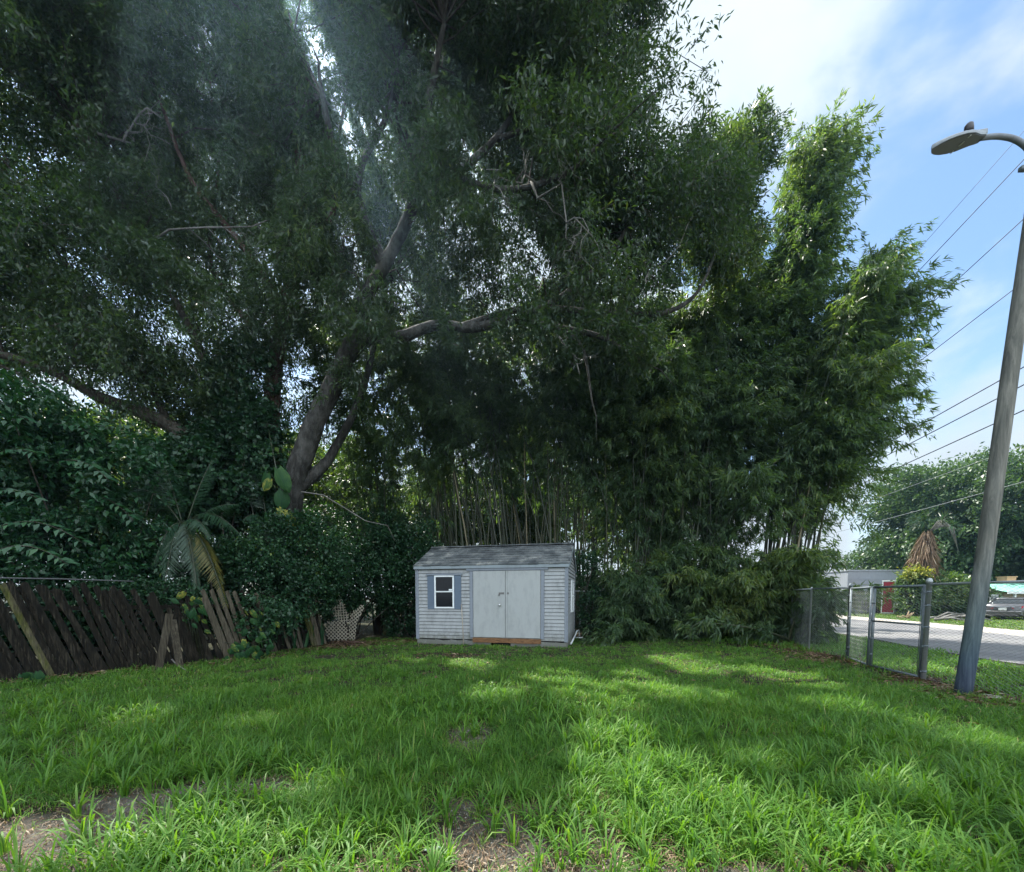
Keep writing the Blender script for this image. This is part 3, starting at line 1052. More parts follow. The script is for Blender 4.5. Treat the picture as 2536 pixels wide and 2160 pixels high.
def twigs(mb, rng, skel, targets, r0=.035, r1=.008, n=5, maxd=6):
    """branches that run from the nearest limb to a spot in the crown"""
    sk = np.array([tuple(p) for p, r in skel])
    sr = np.array([r for p, r in skel])
    for q in targets:
        d = np.linalg.norm(sk - q, axis=1) + np.clip(sk[:, 2] - q[2], 0, 9) * .8
        i = int(d.argmin())
        if d[i] > maxd or sun_gap(rng, np.array([q]))[0]: continue
        a, b = Vector(sk[i]), Vector(q)
        l = (b - a).length
        m = a.lerp(b, .45) + Vector(rng.normal(0, .10 * l, 3)) + Vector((0, 0, .10 * l))
        m2 = a.lerp(b, .75) + Vector(rng.normal(0, .07 * l, 3)) + Vector((0, 0, .07 * l))
        ra = min(sr[i] * .5, r0 * (.5 + l * .14))
        mb.tube([a, m, m2, b], [ra, ra * .7, ra * .45, r1], n, caps=False)
def bare_branch(mb, rng, a, b, r, depth=3):
    """a leafless twisted branch with forks"""
    pts, rad = [], []
    n = 6
    l = (b - a).length
    for k in range(n + 1):
        t = k / n
        pts.append(a.lerp(b, t) + Vector(rng.normal(0, .06 * l, 3)) * (1 if 0 < k else 0))
        rad.append(r * (1 - .65 * t))
    mb.tube(pts, rad, 5)
    if depth > 0:
        for k in range(1, n):
            if rng.random() < .75:
                d = (b - a).normalized() * .5 + Vector(rng.normal(0, .6, 3))
                bare_branch(mb, rng, pts[k], pts[k] + d * l * rng.uniform(.25, .5), rad[k] * .6, depth - 1)

def build_oak():
    rng = np.random.default_rng(21)
    rr = random.Random(2)
    base = P(712, 1300, 13.3)
    t = thing('oak_tree', 'largest tree, thick pale grey trunk leaning right over the lawn under a wide dark crown', 'tree', (base.x, base.y, 0))
    trunk = smooth_path([(Vector((base.x - .1, base.y, -.1)), .46), (P(716, 1330, 13.3), .385), (P(728, 1200, 13.2), .335), (P(775, 1060, 13.1), .295), (P(828, 950, 13), .27), (P(872, 850, 12.9), .245)], 6)
    mb = MB()
    add_limb(mb, trunk, 18, rr)
    mb.build('trunk', OAK_BARK, t)
    limbs = [
        [(870, 855, 12.9, .235), (893, 760, 12.7, .19), (955, 650, 12.3, .17), (1010, 540, 12, .15), (1040, 400, 11.8, .13), (1062, 250, 11.6, .10), (1100, 60, 11.4, .06)],
        [(860, 880, 12.9, .22), (915, 838, 12.6, .18), (1000, 832, 12.2, .15), (1080, 805, 12.0, .13), (1170, 812, 11.8, .12), (1280, 792, 11.6, .10), (1400, 815, 11.4, .08), (1490, 835, 11.2, .06), (1570, 880, 11, .03)],
        [(1150, 808, 11.8, .10), (1300, 765, 11.9, .085), (1480, 772, 12, .07), (1640, 775, 12.4, .07), (1730, 720, 13, .05), (1780, 600, 13.6, .03)],
        [(950, 655, 12.3, .17), (905, 560, 12.4, .15), (882, 480, 12.5, .13), (830, 380, 12.4, .10), (800, 240, 12.2, .07)],
        [(882, 480, 12.5, .11), (900, 400, 12.8, .09), (960, 280, 13, .07), (990, 120, 13.2, .05)],
        [(1010, 540, 12, .12), (1120, 440, 12.3, .10), (1230, 340, 12.6, .08), (1330, 200, 12.8, .06), (1440, 120, 13, .04)],
        [(1230, 345, 12.6, .07), (1350, 300, 12.4, .06), (1480, 200, 12.2, .04), (1590, 80, 12, .03)],
        [(1260, 795, 11.6, .07), (1380, 740, 11.6, .06), (1500, 640, 11.6, .06), (1580, 520, 12, .04)],
        [(1400, 815, 11.4, .06), (1445, 870, 11.2, .045), (1462, 960, 11.1, .025)],
        [(1120, 440, 12.3, .09), (1260, 470, 11.4, .07), (1400, 430, 10.6, .05), (1500, 340, 10, .03)],
        [(728, 1215, 13.2, .22), (790, 1165, 13.5, .17), (830, 1110, 13.9, .14), (900, 960, 14.6, .11), (960, 700, 15.5, .07)],
    ]
    skel = list(trunk)
    for l in limbs:
        path = limb(l, 6)
        mb = MB()
        add_limb(mb, path, 11, rr)
        mb.build('limb', OAK_BARK, t)
        skel += path
    ells = [E(1180, 130, 13, 420, 330, 4.2), E(1470, 110, 12.2, 190, 240, 2.8), E(1560, 330, 12.6, 190, 170, 2.6), E(1000, 430, 14.2, 330, 260, 3.6), E(1330, 560, 12.2, 310, 160, 3.0),
            E(1560, 560, 12.4, 260, 150, 2.4), E(900, 110, 14.5, 300, 330, 4.0), E(1150, -330, 12.5, 480, 330, 4.8), E(1130, 690, 13.2, 330, 100, 2.8), E(1500, 690, 11.2, 170, 100, 2.0), E(1060, 770, 11.2, 230, 60, 1.2), E(1330, 750, 10.8, 240, 70, 1.4), E(830, 640, 12.4, 140, 150, 1.2)]
    gaps = [(P(1260, 190, 11), (1.1, 9, 1.1), .75), (P(1640, 240, 12), (.9, 9, 1.5), .8), (P(1720, 660, 12), (.7, 9, .8), .85), (P(1150, 240, 12), (.8, 9, .7), .6), (P(890, 460, 13), (.5, 9, .5), .85), (P(1560, 150, 12), (.5, 9, .5), .6)]
    lv = Leaves()
    p = crown(lv, rng, ells, 10500, 42, .165, .045, thr=.455, nscale=1.5, length=.8, seed=4, tint=.42, droop=.45, gaps=gaps)
    # the olive tuft that rises above the bamboo
    crown(lv, rng, [E(1030, 815, 11.6, 130, 40, .8), E(1250, 800, 10.8, 130, 38, .8), E(1420, 830, 10.3, 110, 45, .8), E(1560, 860, 10.6, 90, 50, .8)], 620, 30, .15, .042, thr=.40, nscale=.7, length=.5, seed=44, tint=.42)
    crown(lv, rng, [E(880, 180, 18, 260, 260, 1.6), E(1100, 260, 17.5, 240, 220, 1.6), E(1300, 380, 16.5, 220, 160, 1.4), E(760, 420, 17.5, 200, 200, 1.5), E(960, 560, 16.5, 180, 140, 1.3)], 3000, 36, .18, .05, thr=.40, nscale=1.2, length=.8, seed=47, tint=.52)
    crown(lv, rng, [E(905, 745, 12.0, 100, 80, .6), E(965, 600, 11.6, 120, 110, .7), E(890, 460, 11.8, 100, 120, .7), E(1090, 800, 11.3, 160, 55, .6), E(810, 560, 12.6, 100, 120, .7), E(700, 720, 13.0, 100, 140, .6), E(860, 980, 12.6, 60, 90, .4), E(1040, 420, 11.3, 100, 110, .7)], 1500, 34, .15, .042, thr=.42, nscale=.8, length=.6, seed=48, tint=.46)
    p2 = crown(lv, rng, [E(1845, 385, 14.6, 62, 75, 1.1), E(1760, 480, 14.2, 90, 110, 1.4), E(1800, 590, 14.4, 90, 90, 1.3)], 900, 34, .17, .044, thr=.36, seed=6, tint=.62, droop=0, length=.55)
    lv.build('crown', OAK_LEAF, t)
    lv.wood.build('sprigs', DARK_BARK, t)
    mb = MB()
    twigs(mb, rng, skel, p[rng.choice(len(p), 420, replace=False)])
    twigs(mb, rng, skel, p2[rng.choice(len(p2), 30, replace=False)])
    mb.build('branchwork', DARK_BARK, t)
    # leafless pale branches hanging in the crown
    for a, b, r in (((1315, 450, 10.6), (1480, 590, 9.9), .030), ((1330, 455, 10.6), (1200, 440, 10.2), .024), ((1440, 560, 10), (1390, 640, 9.8), .016), ((1225, 445, 10.2), (1262, 520, 10), .012),
                    ((1380, 830, 10.5), (1440, 925, 10.1), .03), ((1600, 700, 11), (1720, 560, 11.2), .02)):
        mb = MB()
        bare_branch(mb, rng, P(*a), P(*b), r, 2)
        mb.build('dead_branch', TWIG, t)
build_oak()

def build_red_tree():
    rng = np.random.default_rng(22)
    rr = random.Random(4)
    base = P(682, 1300, 13.9)
    t = thing('slender_tree', 'upright reddish brown trunk standing just left of the leaning grey trunk', 'tree', (base.x, base.y, 0))
    trunk = smooth_path([(Vector((base.x, base.y, -.1)), .34), (P(680, 1180, 13.9), .28), (P(672, 1030, 13.9), .25), (P(682, 900, 13.9), .23), (P(700, 780, 13.9), .22), (P(735, 660, 14), .19), (P(750, 520, 14), .15), (P(735, 350, 14), .11), (P(720, 120, 14), .07)], 6)
    mb = MB()
    add_limb(mb, trunk, 14, rr)
    mb.build('trunk', RED_BARK, t)
    skel = list(trunk)
    for l in ([(700, 780, 13.9, .16), (640, 660, 13.8, .13), (560, 560, 13.6, .10), (470, 440, 13.4, .07), (400, 260, 13.2, .04)],
              [(740, 640, 14, .12), (820, 540, 14.4, .09), (830, 400, 14.8, .06), (860, 220, 15, .04)],
              [(690, 850, 13.9, .14), (600, 780, 14.6, .10), (520, 640, 15, .08), (540, 420, 15.4, .05), (520, 200, 15.6, .03)]):
        path = limb(l, 6)
        mb = MB()
        add_limb(mb, path, 9, rr)
        mb.build('limb', RED_BARK, t)
        skel += path
    ells = [E(620, 230, 15.6, 330, 380, 3.6), E(540, 560, 15.4, 300, 240, 3.2), E(600, -300, 14.5, 420, 300, 4), E(700, 700, 15.6, 200, 160, 2.4), E(720, 960, 15.2, 110, 170, 1.4), E(400, 60, 14, 260, 300, 3.2)]
    gaps = [(P(430, 90, 14), (.8, 9, 1.0), .6), (P(700, 610, 14), (.7, 9, 1.2), .8), (P(250, 230, 14), (.6, 9, .8), .6), (P(830, 150, 14), (.8, 9, 1), .6), (P(660, 540, 14), (.5, 9, .5), .7)]
    lv = Leaves()
    p = crown(lv, rng, ells, 6200, 40, .165, .045, thr=.43, seed=14, tint=.42, droop=.4, length=.8, gaps=gaps)
    lv.build('crown', OAK_LEAF, t)
    lv.wood.build('sprigs', DARK_BARK, t)
    mb = MB()
    twigs(mb, rng, skel, p[rng.choice(len(p), 240, replace=False)], maxd=5)
    mb.build('branchwork', DARK_BARK, t)
    for a, b, r in (((240, 330, 12.6), (430, 305, 12), .03), ((380, 595, 12.6), (660, 580, 12), .03), ((425, 520, 12.6), (370, 420, 12), .018)):
        mb = MB()
        bare_branch(mb, rng, P(*a), P(*b), r, 2)
        mb.build('dead_branch', TWIG, t)
build_red_tree()

def build_left_tree():
    rng = np.random.default_rng(23)
    rr = random.Random(6)
    base = P(560, 1330, 13.2)
    t = thing('spreading_tree', 'dark tree arching left above the plank fence with long near horizontal limbs', 'tree', (base.x, base.y, 0))
    trunk = smooth_path([(Vector((base.x, base.y, -.1)), .36), (P(555, 1200, 13.1), .30), (P(500, 1115, 12.9), .26), (P(420, 1055, 12.6), .22), (P(345, 1020, 12.3), .19), (P(250, 985, 12, ), .15), (P(140, 925, 11.6), .12), (P(10, 880, 11.2), .10), (P(-150, 850, 10.8), .07)], 6)
    mb = MB()
    add_limb(mb, trunk, 12, rr)
    mb.build('trunk', DARK_BARK, t)
    skel = list(trunk)
    for l in ([(555, 1210, 13.1, .20), (545, 1050, 13.4, .16), (500, 880, 13.6, .13), (420, 720, 13.6, .10), (330, 560, 13.4, .07), (240, 380, 13, .04)],
              [(420, 1055, 12.6, .12), (360, 930, 12.8, .10), (260, 790, 12.8, .08), (150, 640, 12.6, .05), (80, 480, 12.4, .03)],
              [(195, 1015, 12, .05), (90, 950, 11.6, .045), (0, 905, 11.3, .04), (-100, 870, 11, .03)]):
        path = limb(l, 6)
        mb = MB()
        add_limb(mb, path, 9, rr)
        mb.build('limb', DARK_BARK, t)
        skel += path
    ells = [E(150, 330, 13, 300, 330, 3.2), E(180, 720, 12.4, 280, 160, 2.6), E(430, 830, 13.2, 230, 130, 2.4), E(0, -100, 12.5, 330, 330, 3.5), E(330, 930, 12.4, 240, 110, 2.0), E(-150, 600, 12, 260, 300, 3), E(540, 990, 13.8, 130, 170, 1.6)]
    gaps = [(P(30, 480, 12.5), (.8, 9, 1.2), .85), (P(70, 620, 12), (1.0, 9, .8), .6), (P(60, 920, 12), (1.5, 9, .7), .85), (P(190, 1010, 12), (1.2, 9, .55), .85), (P(340, 1110, 12), (1.2, 9, .8), .9), (P(310, 740, 12), (.5, 9, .5), .7), (P(140, 760, 12), (.9, 9, .4), .5)]
    lv = Leaves()
    p = crown(lv, rng, ells, 5400, 40, .155, .048, thr=.43, seed=24, tint=.40, droop=.3, length=.75, gaps=gaps)
    lv.build('crown', OAK_LEAF, t)
    lv.wood.build('sprigs', DARK_BARK, t)
    mb = MB()
    twigs(mb, rng, skel, p[rng.choice(len(p), 220, replace=False)], maxd=5)
    mb.build('branchwork', DARK_BARK, t)
build_left_tree()

# ------------------------------------------------------------------ bamboo
def bamboo(label, base, tips, seed, t0=.3, nodes=84, fans=6, leaf=(.25, .042), tint=.48, ring=.9, extra=6, blen=1.25, bare=5):
    """one clump: culms that rise from a ring and arch out to their tips"""
    rng = np.random.default_rng(seed)
    b = Vector(base)
    t = thing('bamboo_clump', label, 'bamboo', (b.x, b.y, 0), 'bamboo clumps behind the lawn')
    lv = Leaves()
    tips = list(tips)
    n0 = len(tips)
    for k in range(extra):
        q = tips[rng.integers(n0)]
        tips.append(Vector((q.x + rng.normal(0, 1.25), q.y + rng.normal(0, .9), max(.5, q.z * rng.uniform(.7, .97)))))
    nleaf = len(tips)
    for k in range(bare):
        q = tips[rng.integers(nleaf)]
        tips.append(Vector((b.x + (q.x - b.x) * rng.uniform(.3, 1.1) + rng.normal(0, .8), b.y + (q.y - b.y) * .5 - .4, q.z * rng.uniform(.6, .95))))
    for ti, tip in enumerate(tips):
        an = rng.uniform(0, 2 * PI)
        r = ring * math.sqrt(rng.random())
        a = Vector((b.x + r * math.cos(an), b.y + r * math.sin(an) * .7, -.05))
        h = tip.z
        ctrl = Vector((a.x + (tip.x - a.x) * .30, a.y + (tip.y - a.y) * .30, h * .78))
        pts = []
        for k in range(15):
            s = k / 14
            p = a * (1 - s) ** 2 + ctrl * 2 * s * (1 - s) + tip * s * s
            pts.append(p + Vector((math.sin(k * 1.7 + ti) * .02, math.cos(k * 1.3 + ti) * .02, 0)))
        out = Vector((tip.x - a.x, tip.y - a.y, 0))
        out = out.normalized() if out.length > .1 else Vector((rng.normal(), rng.normal(), 0)).normalized()
        pts += [tip + out * .2 - UP * .1, tip + out * .35 - UP * .4]
        r0 = rng.uniform(.026, .046)
        rad = [r0 * (1 - .88 * k / (len(pts) - 1)) for k in range(len(pts))]
        mb = MB()
        mb.tint = min(1, max(0, rng.normal(.42, .2) + (.5 if rng.random() < .08 else 0)))
        mb.tube(pts, rad, 6)
        mb.build('culm', CULM, t)
        if ti >= nleaf: continue
        # leafy side branches
        L = np.array([tuple(p) for p in pts])
        m = int(nodes * max(.35, min(1.6, h / 9)) + 6)
        s = t0 + (1 - t0) * rng.random(m) ** .8
        fi = s * (len(L) - 1)
        i0 = np.minimum(fi.astype(int), len(L) - 2)
        q = L[i0] + (L[i0 + 1] - L[i0]) * (fi - i0)[:, None]
        an = rng.uniform(0, 2 * PI, m)
        bd = np.stack([np.cos(an), np.sin(an), rng.normal(.12, .35, m)], 1) + np.array(out) * .45
        bl = blen * rng.uniform(.45, 1.25, m) * (1.05 - .35 * s)
        u = rng.random((m, fans)) ** .7
        cen = q[:, None, :] + bd[:, None, :] * (bl[:, None] * u)[..., None]
        cen[..., 2] -= (u * bl[:, None]) ** 2 * .38
        cen = cen.reshape(-1, 3)
        dd = np.repeat(bd, fans, 0) * .7 + rng.normal(0, .35, (m * fans, 3))
        dd[:, 2] -= .45
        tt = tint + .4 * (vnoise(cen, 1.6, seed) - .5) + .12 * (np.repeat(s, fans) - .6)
        k = 7
        c2 = np.repeat(cen, k, 0) + rng.normal(0, .05, (m * fans * k, 3))
        ld = unit(np.repeat(dd, k, 0)) + rng.normal(0, .42, (m * fans * k, 3))
        ld[:, 2] -= .35
        nr = rng.normal(0, .5, ld.shape)
        nr[:, 2] += .8
        sc = rng.uniform(.6, 1.25, len(c2))
        lv.add(c2, ld, nr, leaf[0] * sc, leaf[1] * sc, np.repeat(tt, k) + rng.normal(0, .13, len(c2)), wide=.35, droop=.2)
    lv.build('foliage', BAMBOO_LEAF, t)
    return t
def PT(*a): return [P(*q) for q in a]
bamboo('tall bamboo clump nearest the street, its highest plume curling over against blue sky', (10.4, 16.0, 0),
       PT((2010, 350, 16), (2035, 345, 15.8), (1985, 390, 16.2), (2025, 450, 15.6), (1985, 540, 16), (1955, 640, 16.3), (2035, 390, 15.7), (1930, 760, 16.5), (1985, 820, 15.8), (1950, 950, 16), (2010, 370, 15.4)), 31, t0=.30, extra=7, tint=.56)
bamboo('outward leaning bamboo clump beside the chain link gate, plume drooping to the street', (10.2, 14.9, 0),
       PT((2130, 690, 14.6), (2175, 730, 14.4), (2110, 730, 14.8), (2090, 790, 15), (2060, 850, 14.8), (2110, 950, 14.3), (2140, 850, 14.2), (2050, 900, 14.6), (2070, 1010, 14), (2085, 1060, 13.9), (2010, 1080, 14.2), (2185, 800, 14.3), (2150, 920, 14.1), (2140, 790, 14.6), (2210, 720, 14.2)), 32, t0=.36, extra=8, tint=.56)
bamboo('dense bamboo clump midway between the shed and the street', (8.3, 17.0, 0),
       PT((1840, 560, 17), (1900, 650, 16.6), (1780, 700, 16.8), (1860, 780, 16.2), (1730, 820, 16.6), (1940, 880, 16), (1800, 960, 15.6), (1690, 900, 16), (1870, 1020, 15.4)), 33, t0=.2, extra=8)
bamboo('bamboo clump with bright yellow green tops under the oak limb', (5.8, 17.6, 0),
       PT((1620, 760, 17.4), (1560, 800, 17), (1680, 800, 17.2), (1500, 850, 16.8), (1600, 900, 16.4), (1720, 950, 16), (1540, 960, 16), (1640, 1020, 15.6)), 34, t0=.3, extra=7, tint=.62)
bamboo('bamboo clump with bare dark culms directly behind the shed side window', (3.2, 17.9, 0),
       PT((1420, 760, 17.4), (1480, 820, 17), (1380, 860, 16.8), (1460, 930, 16.2), (1350, 760, 17.6), (1530, 760, 17.2)), 35, t0=.40, extra=8, nodes=46, bare=9)
bamboo('bamboo clump rising behind the middle of the shed roof', (.3, 18.4, 0),
       PT((1240, 800, 18), (1180, 760, 18), (1300, 880, 17.4), (1220, 900, 17), (1130, 860, 17.6)), 36, t0=.40, extra=8, nodes=46, bare=9)
bamboo('bamboo clump behind the left end of the shed, culms fanning', (-2.6, 17.6, 0),
       PT((1060, 800, 17), (980, 780, 17.2), (1100, 880, 16.6), (1020, 900, 16.4), (920, 850, 17)), 37, t0=.40, extra=8, nodes=46, bare=9)
bamboo('bamboo clump between the leaning grey trunk and the shed', (-5.2, 17.0, 0),
       PT((880, 830, 16.6), (940, 900, 16), (840, 900, 16.6), (900, 980, 15.8), (800, 760, 17)), 38, t0=.38, extra=8, nodes=46, bare=9)
bamboo('bamboo clump farthest back, leaves tinted to look sunlit, glimpsed between the front culms', (1.5, 24.5, 0),
       PT((1250, 900, 24), (1350, 980, 23.6), (1180, 1000, 23.6), (1420, 1050, 23), (1290, 1100, 23)), 39, t0=.1, extra=10, tint=.66, nodes=70, leaf=(.30, .055))  # raised tint puts the sunlit look into the leaf colour
bamboo('bamboo clump far behind the right hand culms, leaves tinted to look sunlit', (8.5, 25, 0),
       PT((1560, 960, 24), (1660, 1020, 23.6), (1750, 980, 24), (1600, 1120, 23), (1480, 1100, 23.4)), 40, t0=.1, extra=10, tint=.66, nodes=70, leaf=(.30, .055))  # leaf colour brightened by tint to pass for sunlight
bamboo('bamboo clump in the gap just left of the shed roof ridge, leaning left', (-1.2, 16.6, 0), PT((1150, 820, 16.4), (1080, 760, 16.6), (1010, 860, 16), (1180, 900, 15.8), (1110, 700, 17)), 141, t0=.40, extra=7, nodes=46, bare=11, ring=1.3)
bamboo('bamboo clump in the gap above the right end of the shed roof', (1.9, 16.8, 0), PT((1330, 780, 16.6), (1400, 840, 16.4), (1280, 820, 16.6), (1450, 760, 16.8), (1370, 700, 17)), 142, t0=.40, extra=7, nodes=46, bare=11, ring=1.3)
bamboo('bamboo clump filling the gap over the back fence rail', (4.7, 16.4, 0), PT((1520, 820, 16.2), (1590, 780, 16.4), (1480, 880, 16), (1640, 880, 15.8), (1560, 700, 16.8)), 143, t0=.2, extra=8, nodes=70, bare=6, ring=1.3, tint=.55)
bamboo('bamboo clump between the yellow green tops and the tall street side plume', (7.2, 16.0, 0), PT((1740, 760, 15.8), (1820, 820, 15.6), (1700, 860, 15.6), (1880, 900, 15.2), (1790, 640, 16.2), (1850, 1000, 14.8)), 144, t0=.16, extra=8, nodes=76, bare=4, ring=1.3)
def low_bamboo(label, base, tips, seed, **kw):
    o = bamboo(label, base, tips, seed, t0=.06, bare=0, nodes=kw.pop('nodes', 130), fans=7, leaf=kw.pop('leaf', (.25, .046)), ring=.55, blen=.7, **kw)
    o.name = 'young_bamboo'
    o['group'] = 'low young bamboo along the back fence'
low_bamboo('low drooping bamboo bush just right of the shed', (3.9, 14.9, 0), PT((1540, 1420, 14.2), (1590, 1440, 14), (1570, 1490, 13.8), (1630, 1400, 14.2), (1530, 1490, 14.3)), 51, extra=4, tint=.45)
low_bamboo('low bamboo bush spilling leaves to the lawn below the back fence rail', (5.4, 14.6, 0), PT((1640, 1400, 14), (1700, 1450, 13.7), (1620, 1500, 13.4), (1720, 1520, 13.3), (1560, 1540, 13.4), (1680, 1360, 14.2)), 52, extra=6, tint=.55)
low_bamboo('low bamboo bush with leaves tinted pale as if sunlit in the middle of the row', (7.1, 14.4, 0), PT((1760, 1360, 14), (1820, 1380, 13.7), (1780, 1440, 13.4), (1850, 1460, 13.3), (1720, 1420, 13.6), (1800, 1500, 13.2)), 53, extra=6, tint=.74)  # high tint paints the lit leaves pale
low_bamboo('low bamboo bush bending over the chain link fence rail', (8.6, 14.0, 0), PT((1910, 1370, 13.6), (1970, 1385, 13.2), (2000, 1430, 12.9), (1940, 1440, 13), (2020, 1370, 13.2), (1890, 1480, 13.2)), 54, extra=6, tint=.72)  # high tint here too, standing in for light on the leaves
low_bamboo('sparse bamboo sprig hanging through the wire mesh by the gate', (9.1, 12.6, 0), PT((2050, 1440, 11.8), (2085, 1470, 11.2), (2040, 1520, 11.6)), 55, extra=1, tint=.5, nodes=36)

# ------------------------------------------------------------------ trees behind the grove
def copy_tree(o, label=None):
    c = o.copy()
    COL.objects.link(c)
    for ch in list(o.children):
        d = ch.copy()
        COL.objects.link(d)
        d.parent = c
    if label: c['label'] = label
    return c
def round_tree(name, label, loc, h, r, seed, matl, n=900, k=30, leaf=(.3, .12), group=None, tint=.5, cat='tree', low=.32, trunk_r=.25):
    """a broad tree built at the origin of its Empty"""
    rng = np.random.default_rng(seed)
    t = thing(name, label, cat, (0, 0, 0), group)
    cz = h * (1 + low) / 2
    ells = [((0, 0, cz), (r * .8, r * .8, h * (1 - low) / 2))]
    for q in range(7):
        a = q * 2 * PI / 7 + rng.uniform(-.3, .3)
        ells.append(((math.cos(a) * r * .6, math.sin(a) * r * .6, cz + rng.uniform(-.25, .22) * h), (r * .45, r * .45, h * .17)))
    lv = Leaves()
    p = ell_points(rng, ells, max(2.0, 9000 / (r * r * h)))
    p = p[(.6 * vnoise(p, r * .35, seed) + .4 * vnoise(p, r * .14, seed + 2)) > .40]
    p = p[rng.choice(len(p), min(n, len(p)), replace=False)]
    sprays(lv, rng, p, p - np.array([0, 0, cz]), k, r * .16, leaf[0], leaf[1], tint0=tint + .5 * (vnoise(p, r * .4, seed + 5) - .5), gravity=.3)
    lv.build('crown', matl, t)
    mb = MB()
    tr = smooth_path([(Vector((0, 0, -.1)), trunk_r * 1.25), (Vector((.1, 0, h * .2)), trunk_r), (Vector((.15, .1, h * .45)), trunk_r * .7), (Vector((0, .1, h * .75)), trunk_r * .3)], 4)
    add_limb(mb, tr, 9)
    twigs(mb, rng, tr[4:], p[rng.choice(len(p), min(40, len(p)), replace=False)], r0=trunk_r * .3, r1=.02, maxd=99)
    mb.build('trunk', DARK_BARK, t)
    t.location = loc
    return t
bt = round_tree('background_tree', 'leafy green tree beyond the plank fence, seen low between the limbs on the far left', (-22, 24, 0), 12, 5.5, 61, FAR_LEAF, group='trees far behind the fence', tint=.6)
for lab, loc, sc, rz in (('sunlit tree far back behind the areca palm', (-13.5, 30, 0), .85, 1.1), ('tree far back seen between the grey trunk and the shed roof', (-6.5, 29, 0), .72, 2.3),
                         ('tree farthest back behind the shed roof', (1.5, 33, 0), .9, 3.9), ('tree far back behind the densest bamboo', (10, 34, 0), 1.05, 5.0),
                         ('dark tree crowded behind the palms and the leaning trunk', (-11, 21, 0), .8, 5.6),
                         ('shaded tree beyond the bamboo directly behind the left half of the shed', (-3.0, 26, 0), .8, 0.7), ('broad tree filling the far left corner behind the shrub', (-17, 17, 0), .75, 4.4)):
    c = copy_tree(bt, lab)
    c.location, c.scale, c.rotation_euler = loc, (sc, sc, sc), (0, 0, rz)

# ------------------------------------------------------------------ plank fence on the left
def plank_mat():
    m = mat('rotting_fence_plank', rough=.92, spec=.15)
    b = NB(m)
    g = b.noise(b.coord((24, 24, 1.3)), 1.6, 8, .72, .4)
    big = b.noise(b.coord((2.2, 2.2, .6)), 1.4, 5, .65)
    dark = b.ramp(g, [(.34, (.003, .003, .0025)), (.52, (.012, .0105, .008)), (.70, (.062, .053, .038))])  # near-black tone holds the shade of the growth above, with mildew
    pale = b.ramp(g, [(.3, (.024, .019, .014)), (.52, (.095, .082, .060)), (.75, (.21, .185, .145))])
    moss = b.ramp(g, [(.3, (.012, .014, .006)), (.55, (.065, .070, .018)), (.78, (.17, .17, .045))])
    t = b.tint()
    c = b.mix(b.ramp(t, [(.45, (0, 0, 0)), (.62, (1, 1, 1))]), dark, pale)
    mk = b.math('MULTIPLY', b.ramp(t, [(.84, (0, 0, 0)), (.88, (1, 1, 1))]), b.ramp(big, [(.38, (0, 0, 0)), (.55, (1, 1, 1))]))
    c = b.mix(mk, c, moss)
    b.color(c)
    b.bump(g, .6, .012)
    return m
PLANK = plank_mat()
